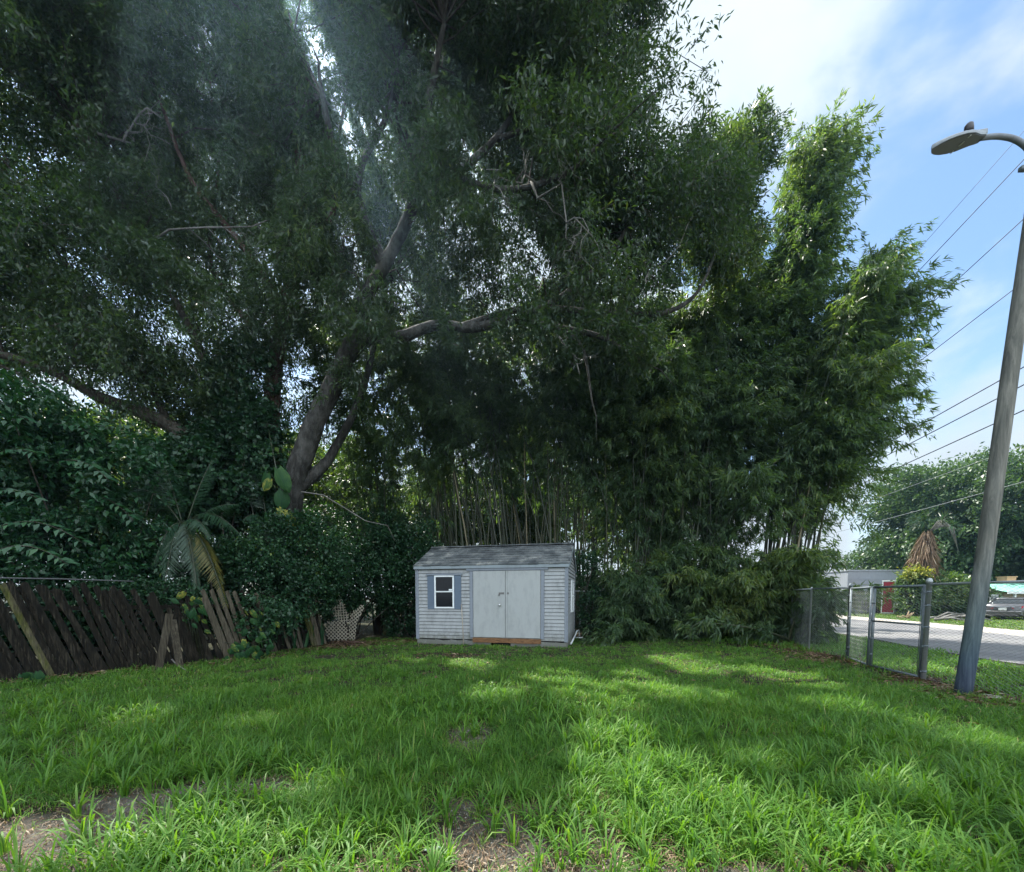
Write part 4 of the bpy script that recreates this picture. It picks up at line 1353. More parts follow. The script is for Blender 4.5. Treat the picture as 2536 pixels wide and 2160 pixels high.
def build_plank_fence():
    rng = random.Random(9)
    t = thing('plank_fence', 'old dark mossy plank fence leaning along the left edge of the lawn', 'fence', (-7.6, 8.2, 0))
    pts = [Vector((x, y, 0)) for x, y in FENCE_L[:4]]
    dist = [0]
    for a, b in zip(pts, pts[1:]): dist.append(dist[-1] + (b - a).length)
    def at(s):
        for k in range(len(pts) - 1):
            if s <= dist[k + 1] or k == len(pts) - 2:
                d = (pts[k + 1] - pts[k]).normalized()
                return pts[k] + d * (s - dist[k]), d
    s, k = 0.05, 0
    while s < dist[-1] - .1 and k < 98:
        w = rng.choice((.088, .092, .096, .08))
        p, d = at(s + w / 2)
        f = s / dist[-1]
        lean = (.42 - .24 * f) + rng.gauss(0, .03)       # along the fence, towards the near end
        back = .10 + rng.gauss(0, .02)
        n = Vector((-d.y, d.x, 0))                      # away from the lawn
        if n.x > 0: n = -n
        ax = (-d * math.sin(lean) + n * math.sin(back) + UP * math.cos(lean)).normalized()
        side = (d - ax * d.dot(ax)).normalized()
        nn = side.cross(ax)
        h = (1.83 - .35 * max(0, f - .45)) + rng.gauss(0, .035)
        if .5 < f < .95 and rng.random() < .3: h -= rng.uniform(.1, .5)
        mb = MB()
        v = rng.random()
        mb.tint = .9 if v > .94 else ((.72 if v > .35 else .3) if f > .66 else (.25 if v < .91 else .49))
        th = .018
        o = p + n * rng.uniform(-.012, .012) - UP * .05
        # dog-eared, slightly split top
        e = .02 + rng.random() * .02
        poly = [o - side * w / 2, o + side * w / 2, o + side * w / 2 + ax * (h - e), o + side * (w / 2 - e) + ax * h, o - side * (w / 2 - e - .02 * rng.random()) + ax * (h - rng.random() * .04), o - side * w / 2 + ax * (h - e)]
        mb.prism(poly, nn * th)
        mb.build('plank', PLANK, t)
        s += w + rng.uniform(.002, .014) + (.10 if .62 < f and rng.random() < .12 else 0)
        k += 1
    for z in (.45, 1.25):
        for a, b in zip(pts, pts[1:]):
            mb = MB()
            mb.tint = .2
            d = (b - a).normalized()
            n = Vector((-d.y, d.x, 0))
            if n.x > 0: n = -n
            off = n * (.06 + z * .10) - d * z * .38
            mb.box((a + b) / 2 + off + UP * z, ((b - a).length - .02, .04, .085), (d, n, UP))
            mb.build('rail', PLANK, t)
    # loose boards that have dropped against it
    for px, py, qx, qy, lab in ((392, 1662, 420, 1520, 'short grey board propped upright against the leaning plank fence'), (446, 1656, 428, 1535, 'narrow grey board leaning the other way beside the propped board')):
        a = G(px, py)
        b = P(qx, qy, a.y + .16)
        mb = MB()
        mb.tint = .54
        ax = (b - a).normalized()
        side = Vector((.7, .7, 0)).normalized()
        side = (side - ax * side.dot(ax)).normalized()
        mb.box((a + b) / 2, (.12, .02, (b - a).length), (side, ax.cross(side), ax))
        tag(mb.build('loose_board', PLANK), lab, 'board')
build_plank_fence()
def build_back_planks():
    """upright planks of the old fence left of the shed"""
    rng = random.Random(19)
    a, b = G(925, 1572), G(986, 1572)
    t = thing('fence_panel', 'short upright dark plank panel standing between the lattice scraps and the shed', 'fence panel', ((a + b) / 2)[:])
    n = 8
    for k in range(n):
        p = a.lerp(b, (k + .5) / n)
        mb = MB()
        mb.tint = .9 if k in (3, 6) else rng.choice((.25, .5, .3))
        h = 1.62 + rng.gauss(0, .04)
        lean = Vector((.10 + rng.gauss(0, .015), .05, 1)).normalized()
        mb.box(p + lean * h / 2, ((b - a).length / n - .012, .02, h), (Vector((1, 0, -lean.x)).normalized(), Vector((0, 1, 0)), lean))
        mb.build('plank', PLANK, t)
    # a lone mossy plank among the vines, orange stained
    for px, py, h, ti, lab in ((655, 1590, 1.5, .95, 'mossy yellow green plank half hidden in vines under the big leaves'), (585, 1598, 1.4, .7, 'pale bare plank showing through the vines right of the areca palm')):
        g = G(px, py)
        for k in range(2):
            mb = MB()
            mb.tint = ti if k == 0 else .55
            lean = Vector((-.16, .08, 1)).normalized()
            mb.box(g + Vector((k * .14, .03 * k, 0)) + lean * h / 2, (.13, .02, h), (Vector((1, 0, .16)).normalized(), Vector((0, 1, -.08)).normalized(), lean))
            tag(mb.build('upright_plank', PLANK), lab if k == 0 else lab.replace('mossy yellow green', 'brown').replace('pale bare', 'darker bare').replace('half hidden', 'half buried').replace('showing', 'just visible'), 'plank')
build_back_planks()

# ------------------------------------------------------------------ broken lattice scraps
LATT = paint_mat('dirty_cream_lattice', (.40, .37, .30), (.16, .15, .11), .7)
def lattice(label, outline, y, rot, step=.085, w=.026, tilt=.1):
    """strips crossing at right angles inside a flat outline given in photo pixels"""
    mb = MB()
    pl = [P(a, b, y) for a, b in outline]
    o = sum(pl, Vector()) / len(pl)
    q = [Vector(((p - o).x, (p - o).z)) for p in pl]
    ca, sa = math.cos(rot), math.sin(rot)
    N = Vector((0, -math.cos(tilt), math.sin(tilt)))
    for li, (dx, dz) in enumerate(((ca, sa), (-sa, ca))):
        d, n = Vector((dx, dz)), Vector((-dz, dx))
        offs = [v.dot(n) for v in q]
        k = math.ceil(min(offs) / step)
        while k * step < max(offs):
            c = k * step
            hit = []
            for i in range(len(q)):
                a, b = q[i], q[(i + 1) % len(q)]
                fa, fb = a.dot(n) - c, b.dot(n) - c
                if fa * fb < 0: hit.append((a + (b - a) * (fa / (fa - fb))).dot(d))
            hit.sort()
            for h0, h1 in zip(hit[::2], hit[1::2]):
                if h1 - h0 > .03:
                    m = d * ((h0 + h1) / 2) + n * c
                    D = Vector((d.x, 0, d.y))
                    S2 = Vector((n.x, 0, n.y))
                    mb.box(o + Vector((m.x, -.008 * li, m.y)), (h1 - h0 + .03, .007, w), (D, D.cross(S2), S2))
            k += 1
    tag(mb.build('lattice_panel', LATT), label, 'lattice')
lattice('square cream lattice scrap standing on the ground by the vines', [(808, 1540), (850, 1538), (860, 1556), (862, 1586), (814, 1585), (806, 1562)], 13.2, R(45))
lattice('pointed cream lattice piece tilted above the square scrap', [(842, 1474), (852, 1498), (862, 1530), (868, 1545), (832, 1534), (820, 1508), (832, 1492)], 13.3, R(4))
lattice('thin dim lattice fragment poking out to the right of the pointed piece', [(868, 1524), (898, 1496), (902, 1504), (884, 1540), (878, 1586), (862, 1584), (866, 1548)], 13.5, R(38))

# ------------------------------------------------------------------ chain link fence and gates
def chain_mesh(mb, a, b, h, z0=.04, s=.046, r=.0028):
    d = (b - a)
    L = d.length
    d.normalize()
    n = Vector((-d.y, d.x, 0))
    m = int(h / s)
    for k in range(int(L / (2 * s)) + 1):
        for sg in (1,):
            pts = []
            for j in range(m + 1):
                x = k * 2 * s + (s if j % 2 else -s) * .97
                if -.001 <= x <= L:
                    pts.append(a + d * x + n * (.004 if j % 2 else -.004) + UP * (z0 + j * s))
                else:
                    if len(pts) > 1: mb.tube(pts, r, 3, caps=False, smooth=False)
                    pts = []
            if len(pts) > 1: mb.tube(pts, r, 3, caps=False, smooth=False)
            pts = []
            for j in range(m + 1):
                x = k * 2 * s + s + (-s if j % 2 else s) * .97 - s
                x = k * 2 * s + (-s if j % 2 else s) * .97 + 2 * s * 0
                if -.001 <= x <= L:
                    pts.append(a + d * x + n * (-.004 if j % 2 else .004) + UP * (z0 + j * s))
                else:
                    if len(pts) > 1: mb.tube(pts, r, 3, caps=False, smooth=False)
                    pts = []
            if len(pts) > 1: mb.tube(pts, r, 3, caps=False, smooth=False)
FH = 1.68
def post(t, p, h, r, cap=True, m=None, bands=()):
    mb = MB()
    prof = [(r, -.05), (r, h)]
    if cap: prof += [(r * 1.25, h), (r * 1.25, h + .03), (r * .9, h + .065), (r * .2, h + .08)]
    mb.lathe(p, prof, 14)
    o = mb.build('post', m or GALV, t)
    for z in bands:
        mb = MB()
        mb.lathe(p, [(r + .001, z - .014), (r + .006, z - .014), (r + .006, z + .014), (r + .001, z + .014)], 12)
        mb.box(p + Vector((-r - .018, -.004, z)), (.034, .008, .026))
        mb.build('clamp_band', GALV_DARK, o)
    return o
def rail(t, a, b, r=.021, m=None, name='rail'):
    mb = MB()
    mb.tube([a, b], r, 10)
    return mb.build(name, m or GALV, t)
BIGP = G(2286, 1688)
HINGE = G(2153, 1656)
LPOST = G(2097, 1634)
P2002, P1960 = G(2003, 1612), G(1958, 1592)
CORNER = Vector((9.35, 14.3, 0))
def build_chain_fence():
    t = thing('chain_link_fence', 'chain link fence running from the gate past the wooden pole towards the viewer', 'fence', BIGP[:])
    post(t, BIGP, FH + .03, .036, bands=(.18, .62, .95, 1.32, 1.55))
    a = BIGP
    ends = [Vector((7.16, 4.4, 0)), Vector((7.22, 1.9, 0))]
    for e in ends:
        post(t, e, FH - .03, .03)
        rail(t, a + UP * FH, e + UP * FH)
        mb = MB()
        chain_mesh(mb, a, e, FH - .06)
        mb.build('wire_mesh', WIRE_M, t)
        a = e
    t = thing('chain_link_fence', 'far chain link fence from the gate back along the bamboo, rail crossing behind the leaves', 'fence', LPOST[:])
    post(t, LPOST, FH + .02, .028, m=GALV_DARK, bands=(.2, .9, 1.5))
    a = LPOST
    for e, r in ((P2002, .024), (P1960, .024), (CORNER, .024), (Vector((5.4, 15.0, 0)), .024), (Vector((2.0, 15.6, 0)), .024)):
        post(t, e, FH - .03, r)
        rail(t, a + UP * FH, e + UP * FH, m=GALV_DARK if e is P2002 else GALV)
        mb = MB()
        chain_mesh(mb, a, e, FH - .06, s=.06 if e.y > 13 else .048)
        mb.build('wire_mesh', WIRE_M, t)
        a = e
    def gate(label, a, b, brace):
        t = thing('chain_link_gate', label, 'gate', ((a + b) / 2)[:])
        zt, zb = FH - .02, .07
        d = (b - a).normalized()
        mb = MB()
        r = .021
        for q in (a, b):
            mb.tube([q + UP * zb, q + UP * zt], r, 10)
        mb.tube([a + UP * zt, b + UP * zt], r, 10)
        mb.tube([a + UP * zb, b + UP * zb], r, 10)
        mb.build('gate_frame', GALV_DARK, t)
        if brace:
            rail(t, a + UP * .98, b + UP * .98, .018, GALV_DARK, 'brace_bar')
        for q, s in ((a, 1), (b, -1)):
            mb = MB()
            mb.tube([q + d * s * .05 + UP * (zb + .03), q + d * s * .05 + UP * (zt - .03)], .006, 6)
            mb.build('tension_rod', GALV_DARK, t)
        mb = MB()
        chain_mesh(mb, a + d * .04, b - d * .04, zt - zb - .05, zb + .02)
        mb.build('wire_mesh', WIRE_M, t)
        mb = MB()
        for z in (.30, .62, 1.0, 1.35):
            mb.lathe(a + UP * z, [(r + .001, -.016), (r + .008, -.016), (r + .008, .016), (r + .001, .016)], 10)
            mb.box(a + UP * z - d * .035, (.05, .012, .03), (d, UP.cross(d), UP))
        mb.build('hinge', GALV_DARK, t)
        return t
    d = (BIGP - HINGE).normalized()
    gate('wider chain link gate leaf with a crossbar, hung beside the thick post', HINGE + d * .02, BIGP - d * .085, True)
    d2 = (HINGE - LPOST).normalized()
    g = gate('narrow chain link gate leaf without crossbar seen almost edge on', LPOST + d2 * .06, HINGE - d2 * .10, False)
    mb = MB()
    c = HINGE - d2 * .03 + UP * .98
    mb.box(c, (.10, .05, .06), None, .01)
    mb.tube([c + UP * .02, c + UP * .16], .010, 8)
    mb.build('latch', GALV, g)
build_chain_fence()
# pipe resting over the plank fence
DARK_PIPE = metal_mat('dull_pipe', (.09, .095, .10), .55, (.05, .04, .035))
mb = MB()
mb.tube([P(-90, 1430, 7.4), P(150, 1434, 8.0), P(330, 1440, 8.5)], .014, 8)
tag(mb.build('metal_pipe', DARK_PIPE), 'thin grey metal pipe lying level above the top of the plank fence', 'pipe')

# ------------------------------------------------------------------ street lamp on its wooden pole
def pole_mat():
    m = mat('weathered_pole_wood', rough=.88, spec=.2)
    b = NB(m)
    g = b.noise(b.coord((9, 9, .55)), 1.7, 9, .75, .7)
    big = b.noise(b.coord((2, 2, .6)), 1.6, 4)
    c = b.ramp(g, [(.28, (.045, .048, .045)), (.45, (.13, .13, .115)), (.6, (.22, .215, .19)), (.78, (.34, .33, .29))])
    c = b.mix(b.ramp(big, [(.52, (0, 0, 0)), (.7, (.6, .6, .6))]), c, (.075, .085, .08))
    # green blue preservative stain climbing from the foot
    sep = b.n('ShaderNodeSeparateXYZ')
    b.l(b.coord(), sep.inputs[0])
    z = b.math('ADD', sep.outputs[2], b.math('MULTIPLY', b.math('SUBTRACT', big, .5), 1.6))
    mr = b.n('ShaderNodeMapRange')
    mr.inputs['From Min'].default_value, mr.inputs['From Max'].default_value = 2.3, .5
    b.l(z, mr.inputs['Value'])
    st = b.ramp(g, [(.3, (.02, .04, .06)), (.55, (.06, .12, .15)), (.8, (.16, .23, .24))])
    mr2 = b.n('ShaderNodeMapRange')
    mr2.inputs['From Min'].default_value, mr2.inputs['From Max'].default_value = 1.0, .25
    b.l(z, mr2.inputs['Value'])
    st = b.mix(mr2.outputs[0], st, b.ramp(g, [(.3, (.012, .022, .05)), (.6, (.04, .065, .11)), (.85, (.09, .12, .15))]))
    c = b.mix(b.math('MULTIPLY', mr.outputs[0], .85), c, st)
    b.color(c)
    b.bump(g, .8, .02)
    return m
def build_lamp():
    rng = random.Random(5)
    base = G(2386, 1722)
    a1 = P(2534, 700, 6.02)
    d = (a1 - base).normalized()
    t = thing('street_lamp', 'leaning weathered wooden pole with a grey lamp head on a bent arm', 'street lamp', base[:])
    mb = MB()
    H = 8.75
    pts, rad = [], []
    for k in range(30):
        s = k / 29
        pts.append(base + d * (H * s - .1) + Vector((math.sin(s * 9) * .012, math.cos(s * 7) * .012, 0)))
        rad.append(.098 - .014 * s)
    mb.tube(pts, rad, 26, wob=.02, rng=rng)
    mb.build('pole', pole_mat(), t)
    top = base + d * 7.9
    Y = 5.75
    mb = MB()
    tail = P(2432, 341, Y)
    path = smooth_path([(P(2428, 342, Y), .030), (P(2470, 338, Y), .030), (P(2512, 345, Y), .031), (P(2545, 368, Y), .032), (P(2566, 410, Y), .034), (top + Vector((-.10, -.06, -.35)), .036)], 6)
    mb.tube([p for p, r in path], [r for p, r in path], 12)
    mb.build('arm', metal_mat('arm_metal', (.20, .22, .25), .5), t)
    mb = MB()
    mb.box(P(2534, 418, Y - .02) , (.09, .06, .06), None, .01)
    mb.box(top + Vector((-.11, -.05, -.40)), (.06, .14, .34), None, .01)
    mb.build('bracket', GALV_DARK, t)
    # head: flat paddle, wide in the middle
    tip = P(2308, 366, Y)
    ax = (tip - tail).normalized()
    Lh = (tip - tail).length
    side = Vector((0, 1, 0)).cross(ax)
    wd = Vector((0, 1, 0)) * .97 + side * .0
    wd = (Vector((0, 1, .10)) - ax * Vector((0, 1, .10)).dot(ax)).normalized()
    nu = ax.cross(wd)
    if nu.z < 0: nu = -nu
    prof = [(0, .055), (.05, .065), (.14, .075), (.22, .095), (.34, .128), (.5, .142), (.66, .134), (.8, .108), (.9, .074), (.97, .03)]
    def ring(sc, off):
        l = [tail + ax * (Lh * u) + wd * (w * sc) + nu * off(u) for u, w in prof]
        l += [tail + ax * (Lh * 1.0) + nu * off(1.0)]
        l += [tail + ax * (Lh * u) - wd * (w * sc) + nu * off(u) for u, w in prof[::-1]]
        return l
    mb = MB()
    lo = ring(1, lambda u: -.012)
    mid = ring(1, lambda u: .018 - .006 * u)
    hi = ring(.72, lambda u: .060 - .028 * u)
    n = len(lo)
    vs = lo + mid + hi
    fs = [tuple(range(n - 1, -1, -1)), tuple(range(2 * n, 3 * n))]
    for l in (0, 1):
        fs += [(l * n + k, l * n + (k + 1) % n, (l + 1) * n + (k + 1) % n, (l + 1) * n + k) for k in range(n)]
    mb.add(vs, fs)
    mb.box(tail + ax * .06 + nu * .03, (.16, .12, .07), (ax, wd, nu), .012)
    hd = mb.build('lamp_head', mat('lamp_head_paint', (.27, .30, .33), .45, .1), t)
    mb = MB()
    lo2 = ring(.93, lambda u: -.016)
    lo3 = ring(.90, lambda u: -.022)
    n = len(lo2)
    mb.add(lo2 + lo3, [tuple(range(2 * n - 1, n - 1, -1))] + [(k, (k + 1) % n, n + (k + 1) % n, n + k) for k in range(n)])
    mb.build('lens', mat('lamp_lens', (.040, .044, .042), .35), hd)
    mb = MB()
    for o in (-.10, -.02, .01, .11):
        mb.box(tail + ax * (Lh * .42) + wd * o - nu * .026, (.014, .035, .005), (ax, wd, nu))
    mb.build('led_strip', mat('led_strip_white', (.8, .8, .78), .4), hd)
    mb = MB()
    c = tail + ax * (Lh * .26) + nu * .07
    mb.lathe(c, [(.055, -.03), (.055, 0), (.038, .004)], 16, (ax, wd, nu))
    mb.build('socket', mat('socket_white', (.7, .7, .7), .5), hd)
    mb = MB()
    mb.lathe(c, [(.046, .003), (.048, .06), (.043, .105), (.026, .125)], 14, ((ax + nu * .0), wd, nu))
    mb.build('photocell', mat('photocell_dark', (.03, .025, .03), .35), hd)
    mb = MB()
    for o in (.012, .055):
        mb.tube([tail + ax * o + nu * .06, tail + ax * o + nu * .098], .006, 6)
    mb.build('bolt', STEEL, hd)
build_lamp()

# ------------------------------------------------------------------ overhead wires along the street
WIRE_B = mat('black_cable', (.035, .037, .042), .6)
WIRE_G = mat('grey_cable', (.16, .18, .20), .5)
def cable(label, px, py, x0, r, m=None, sag=.35):
    """a wire parallel to the street passing the photo pixel (px, py), x0 metres to the right of the viewer's own line along the street"""
    d = ray(px, py)
    k = d.x / d.y
    y = x0 / (k - .24)
    h = P(px, py, y).z
    pts = []
    for q in range(41):
        yy = -8 + 100 * q / 40
        s = (yy - y) / 45.0
        pts.append(Vector((x0 + .24 * yy, yy, h - sag * (1 - (2 * ((yy + 8) % 50) / 50 - 1) ** 2) + sag * (1 - (2 * ((y + 8) % 50) / 50 - 1) ** 2))))
    mb = MB()
    mb.tube(pts, r, 5, caps=False)
    tag(mb.build('overhead_wire', m or WIRE_B), label, 'wire', 'wires strung along the street')
cable('faint thin overhead wire, uppermost, crossing below the lamp arm', 2509, 355, 9.6, .006, WIRE_G)
cable('second overhead wire from the top, meeting the tip of the bamboo plume', 2536, 395, 9.6, .010)
cable('third overhead wire from the top, just touching the bamboo tip', 2527, 550, 9.6, .010)
cable('fourth overhead wire down, passing midway up the wooden pole', 2500, 725, 9.6, .010)
cable('upper of the three thick cables crossing close together behind the pole', 2536, 909, 9.6, .013)
cable('middle of the three thick cables crossing close together behind the pole', 2536, 953, 9.6, .013)
cable('lowest of the three thick cables crossing close together behind the pole', 2536, 1016, 9.6, .013)
cable('thin wire skimming the top of the far street tree', 2536, 1103, 17, .012, WIRE_G)
cable('thin wire in front of the far street tree crown, lowest of all', 2536, 1193, 17, .014, WIRE_G)

# ------------------------------------------------------------------ undergrowth on the left
def frond(t, base, tip, rise, width, tint, rng, pairs=54, leafw=.020, label=None):
    """a palm frond: midrib arching from base to tip, leaflets on both sides"""
    pts = []
    ctrl = base.lerp(tip, .45) + UP * rise
    for k in range(13):
        s = k / 12
        pts.append(base * (1 - s) ** 2 + ctrl * 2 * s * (1 - s) + tip * s * s)
    A = np.array([tuple(p) for p in pts])
    m = pairs
    s = .18 + .82 * (np.arange(m) + .5) / m
    fi = s * 12
    i0 = np.minimum(fi.astype(int), 11)
    q = A[i0] + (A[i0 + 1] - A[i0]) * (fi - i0)[:, None]
    tg = unit(A[i0 + 1] - A[i0])
    sd = unit(np.cross(tg, np.array([0, 0, 1.0]) + rng.normal(0, .05, 3)))
    lv = Leaves()
    ln = width * np.sin(np.clip(s * 1.05, 0, 1) * PI * .92 + .22).clip(.25, 1)
    for sg in (-1, 1):
        d = sd * sg + tg * .75 + rng.normal(0, .07, q.shape)
        d[:, 2] -= .45
        nr = np.cross(tg, sd * sg) * sg
        nr = np.where(nr[:, 2:3] < 0, -nr, nr) + rng.normal(0, .1, q.shape)
        lv.add(q, d, nr, ln * rng.uniform(.85, 1.1, m), np.full(m, leafw), np.full(m, tint) + rng.normal(0, .06, m), wide=.3, droop=.28)
    o = lv.build('frond', PALM_LEAF, t, label)
    mb = MB()
    mb.tube(pts, [.013 * (1 - .8 * k / 12) + .002 for k in range(13)], 5)
    mb.tint = .3
    mb.build('midrib', CULM, o)
def areca(name, label, base, fr, seed):
    rng = np.random.default_rng(seed)
    t = thing(name, label, 'palm', (base.x, base.y, 0))
    mb = MB()
    mb.tint = .6
    n = 4
    tops = []
    for k in range(n):
        o = Vector((rng.normal(0, .10), rng.normal(0, .10), 0))
        tp = fr[k % len(fr)][0] - UP * .02
        mb.tube([base + o - UP * .05, base * .6 + tp * .4 + o * .4 + UP * (.1 * tp.z), tp], [.045, .035, .02], 7)
        tops.append(tp)
    mb.build('stems', CULM, t)
    for (b, tip, rise, w, ti) in fr:
        frond(t, b, tip, rise, w, ti, rng)
YP = 9.4
areca('areca_palm', 'areca palm hanging long feathery fronds over the plank fence, one frond yellowed', P(500, 1560, 9.7), [
    (P(450, 1290, 9.8), P(405, 1470, 8.9), .55, .50, .42), (P(455, 1290, 9.8), P(488, 1455, 9.0), .65, .55, .40), (P(470, 1310, 9.8), P(560, 1500, 9.1), .75, .50, .92),
    (P(470, 1290, 9.8), P(600, 1330, 9.6), .65, .50, .45), (P(450, 1290, 9.8), P(395, 1120, 10.2), .15, .62, .38), (P(465, 1290, 9.8), P(525, 1140, 10.2), .2, .55, .40), (P(450, 1300, 9.8), P(330, 1210, 9.6), .5, .55, .40),
    (P(470, 1310, 9.8), P(590, 1250, 10), .4, .5, .42), (P(460, 1310, 9.8), P(520, 1330, 9.2), .6, .45, .45), (P(455, 1300, 9.8), P(380, 1400, 9.2), .65, .45, .36)], 71)
areca('areca_palm', 'second areca palm with dark drooping fronds around the leaning trunk foot', P(690, 1560, 12.4), [
    (P(660, 1300, 12.6), P(600, 1290, 12), .5, .6, .38), (P(665, 1290, 12.6), P(725, 1345, 12), .75, .6, .40), (P(660, 1290, 12.6), P(700, 1400, 11.8), .9, .6, .36), (P(655, 1300, 12.6), P(590, 1390, 12), .8, .6, .40),
    (P(660, 1290, 12.6), P(640, 1170, 12.8), .3, .6, .35), (P(660, 1290, 12.6), P(760, 1300, 12.6), .7, .6, .38)], 72)
areca('areca_palm', 'small areca palm far beyond the fence, fronds dark against a gap of sky', P(400, 1500, 12.5), [
    (P(420, 1260, 12.5), P(360, 1095, 12.2), .1, .85, .3), (P(420, 1260, 12.5), P(350, 1180, 12.2), .5, .75, .3), (P(425, 1260, 12.5), P(470, 1120, 12.5), .2, .75, .3)], 73)

def bush(name, label, ells, n, k, leaf, matl, seed, length=.4, tint=.5, stems=14, thr=.38, droop=.3, cat='bush', foot=None, group=None, nscale=.8, **kw):
    rng = np.random.default_rng(seed)
    c0 = ells[0][0]
    foot = foot or Vector((c0.x, c0.y, 0))
    t = thing(name, label, cat, (foot.x, foot.y, 0), group)
    p = ell_points(rng, ells, 400)
    p = p[(p[:, 2] > .05)]
    nz = .6 * vnoise(p, nscale, seed) + .4 * vnoise(p, nscale * .4, seed + 2)
    p = p[nz > thr]
    p = p[rng.choice(len(p), min(n, len(p)), replace=False)]
    cen = np.mean([np.array(c) for c, r in ells], 0)
    d = unit(p - cen) + rng.normal(0, .5, p.shape)
    d[:, 1] -= .4
    lv = Leaves()
    sprays(lv, rng, p, d, k, length, leaf[0], leaf[1], tint0=tint + .5 * (vnoise(p, nscale * 1.2, seed + 7) - .5), droop=droop, **kw)
    lv.build('foliage', matl, t)
    mb = MB()
    for q in p[rng.choice(len(p), min(stems, len(p)), replace=False)]:
        a = foot + Vector((rng.normal(0, .2), rng.normal(0, .2), -.05))
        b = Vector(q)
        m = a.lerp(b, .55) + Vector(rng.normal(0, .12 * b.z, 3)) * .5 + UP * .1
        mb.tube([a, m, b], [.028, .018, .006], 5, caps=False)
    mb.build('stems', DARK_BARK, t)
    return t
def ranks(t, a, b, n, L, W, rng, tint, matl=SHRUB_LEAF, name='leafy_branch'):
    """a drooping branch with leaves set in two rows"""
    lv = Leaves()
    d0 = b - a
    pts = [a + d0 * s + UP * (.16 * d0.length * 4 * s * (1 - s)) for s in [k / 10 for k in range(11)]]
    A = np.array([tuple(p) for p in pts])
    s = (np.arange(n) + .5) / n
    fi = s * 10
    i0 = np.minimum(fi.astype(int), 9)
    q = A[i0] + (A[i0 + 1] - A[i0]) * (fi - i0)[:, None]
    tg = unit(A[i0 + 1] - A[i0])
    sd = unit(np.cross(tg, np.array([0, -.5, 1.0])))
    for sg in (-1, 1):
        d = sd * sg + tg * .6 + rng.normal(0, .14, q.shape)
        d[:, 2] -= .25
        nr = np.tile(np.array([[.1, -.6, .8]]), (n, 1)) + rng.normal(0, .25, q.shape)
        sc = rng.uniform(.75, 1.15, n)
        lv.add(q + rng.normal(0, .012, q.shape), d, nr, L * sc, W * sc, tint + rng.normal(0, .12, n), wide=.45, droop=.18, fold=.14)
    o = lv.build(name, matl, t)
    mb = MB()
    mb.tube(pts, [.012 - .0008 * k for k in range(11)], 5)
    mb.build('twig', DARK_BARK, o)
def build_left_shrub():
    rng = np.random.default_rng(81)
    t = bush('broadleaf_shrub', 'big dark broadleaf shrub overhanging the plank fence at the far left', [E(60, 1120, 9, 190, 150, 1.0), E(250, 1190, 9.4, 160, 140, 1.0), E(330, 1330, 9.8, 110, 110, .8), E(80, 1300, 9.2, 200, 110, .9), E(-60, 1220, 8.6, 200, 220, 1.0)],
         2300, 12, (.15, .062), SHRUB_LEAF, 82, .45, .42, thr=.42, cat='shrub', foot=Vector((-10, 9.6, 0)), stems=22)
    for a, b, n, ti in (((-60, 1340, 7.8), (205, 1345, 7.5), 17, .55), ((-60, 1400, 7.6), (170, 1400, 7.2), 15, .58), ((-50, 1255, 7.9), (100, 1240, 7.6), 11, .5), ((-60, 1170, 8.2), (90, 1125, 8), 11, .5),
                        ((120, 1160, 8.8), (270, 1190, 8.4), 14, .5), ((210, 1240, 9), (330, 1290, 8.7), 12, .5), ((100, 1070, 8.8), (230, 1080, 8.6), 12, .48), ((-40, 1060, 8.4), (70, 1040, 8.2), 10, .5)):
        ranks(t, P(*a), P(*b), n, .19, .085, rng, ti)
build_left_shrub()
bush('hedge_shrub', 'dense dark hedge closing the view just behind the leaning plank fence', [(Vector((-11, 8.2, 1.3)), (1.6, .7, 1.3)), (Vector((-9.6, 9.3, 1.4)), (1.4, .7, 1.3)), (Vector((-8.6, 10.6, 1.5)), (1.2, .7, 1.3)), (Vector((-12.5, 6.6, 1.3)), (1.6, .7, 1.3))],
     2600, 13, (.13, .06), SHRUB_LEAF, 89, .4, .30, thr=.30, cat='hedge', foot=Vector((-9.9, 9.4, 0)), stems=24)
bush('vine_thicket', 'tangle of small leaved vine smothering the fence between the areca palm and the trunk foot', [E(640, 1450, 11, 150, 110, .7), E(560, 1390, 10.6, 110, 60, .6), E(730, 1400, 12, 130, 130, .8), E(620, 1530, 10.2, 120, 60, .5)],
     2400, 14, (.085, .058), VINE_LEAF, 83, .3, .45, thr=.34, cat='vine', foot=Vector((-6.7, 10.4, 0)))
bush('vine_thicket', 'dark leafy vine mass above the lattice scraps left of the shed', [E(800, 1420, 13.8, 110, 110, .8), E(900, 1430, 14.6, 110, 90, .9), E(760, 1500, 13.2, 70, 90, .6), E(960, 1400, 15, 80, 100, .8)],
     2000, 14, (.10, .06), VINE_LEAF, 84, .32, .42, thr=.36, cat='vine', foot=Vector((-5.9, 14, 0)))
bush('vine_thicket', 'thin creeper hanging over the top of the dark planks beside the propped boards', [E(300, 1470, 9.0, 150, 36, .35), E(420, 1480, 9.2, 90, 50, .4)], 800, 12, (.06, .045), VINE_LEAF, 85, .22, .45, thr=.38, cat='vine', foot=Vector((-8.4, 8.6, 0)))
bush('vine_thicket', 'climbing vine cloaking the leaning trunks above the palms', [E(600, 1000, 13.2, 90, 160, .7), E(560, 1180, 12.8, 110, 140, .8), E(640, 1130, 13.0, 60, 170, .5), E(470, 1200, 12.2, 120, 110, .9)],
     1900, 13, (.14, .10), VINE_LEAF, 86, .35, .38, thr=.38, cat='vine', foot=Vector((-8.9, 13.0, 0)))
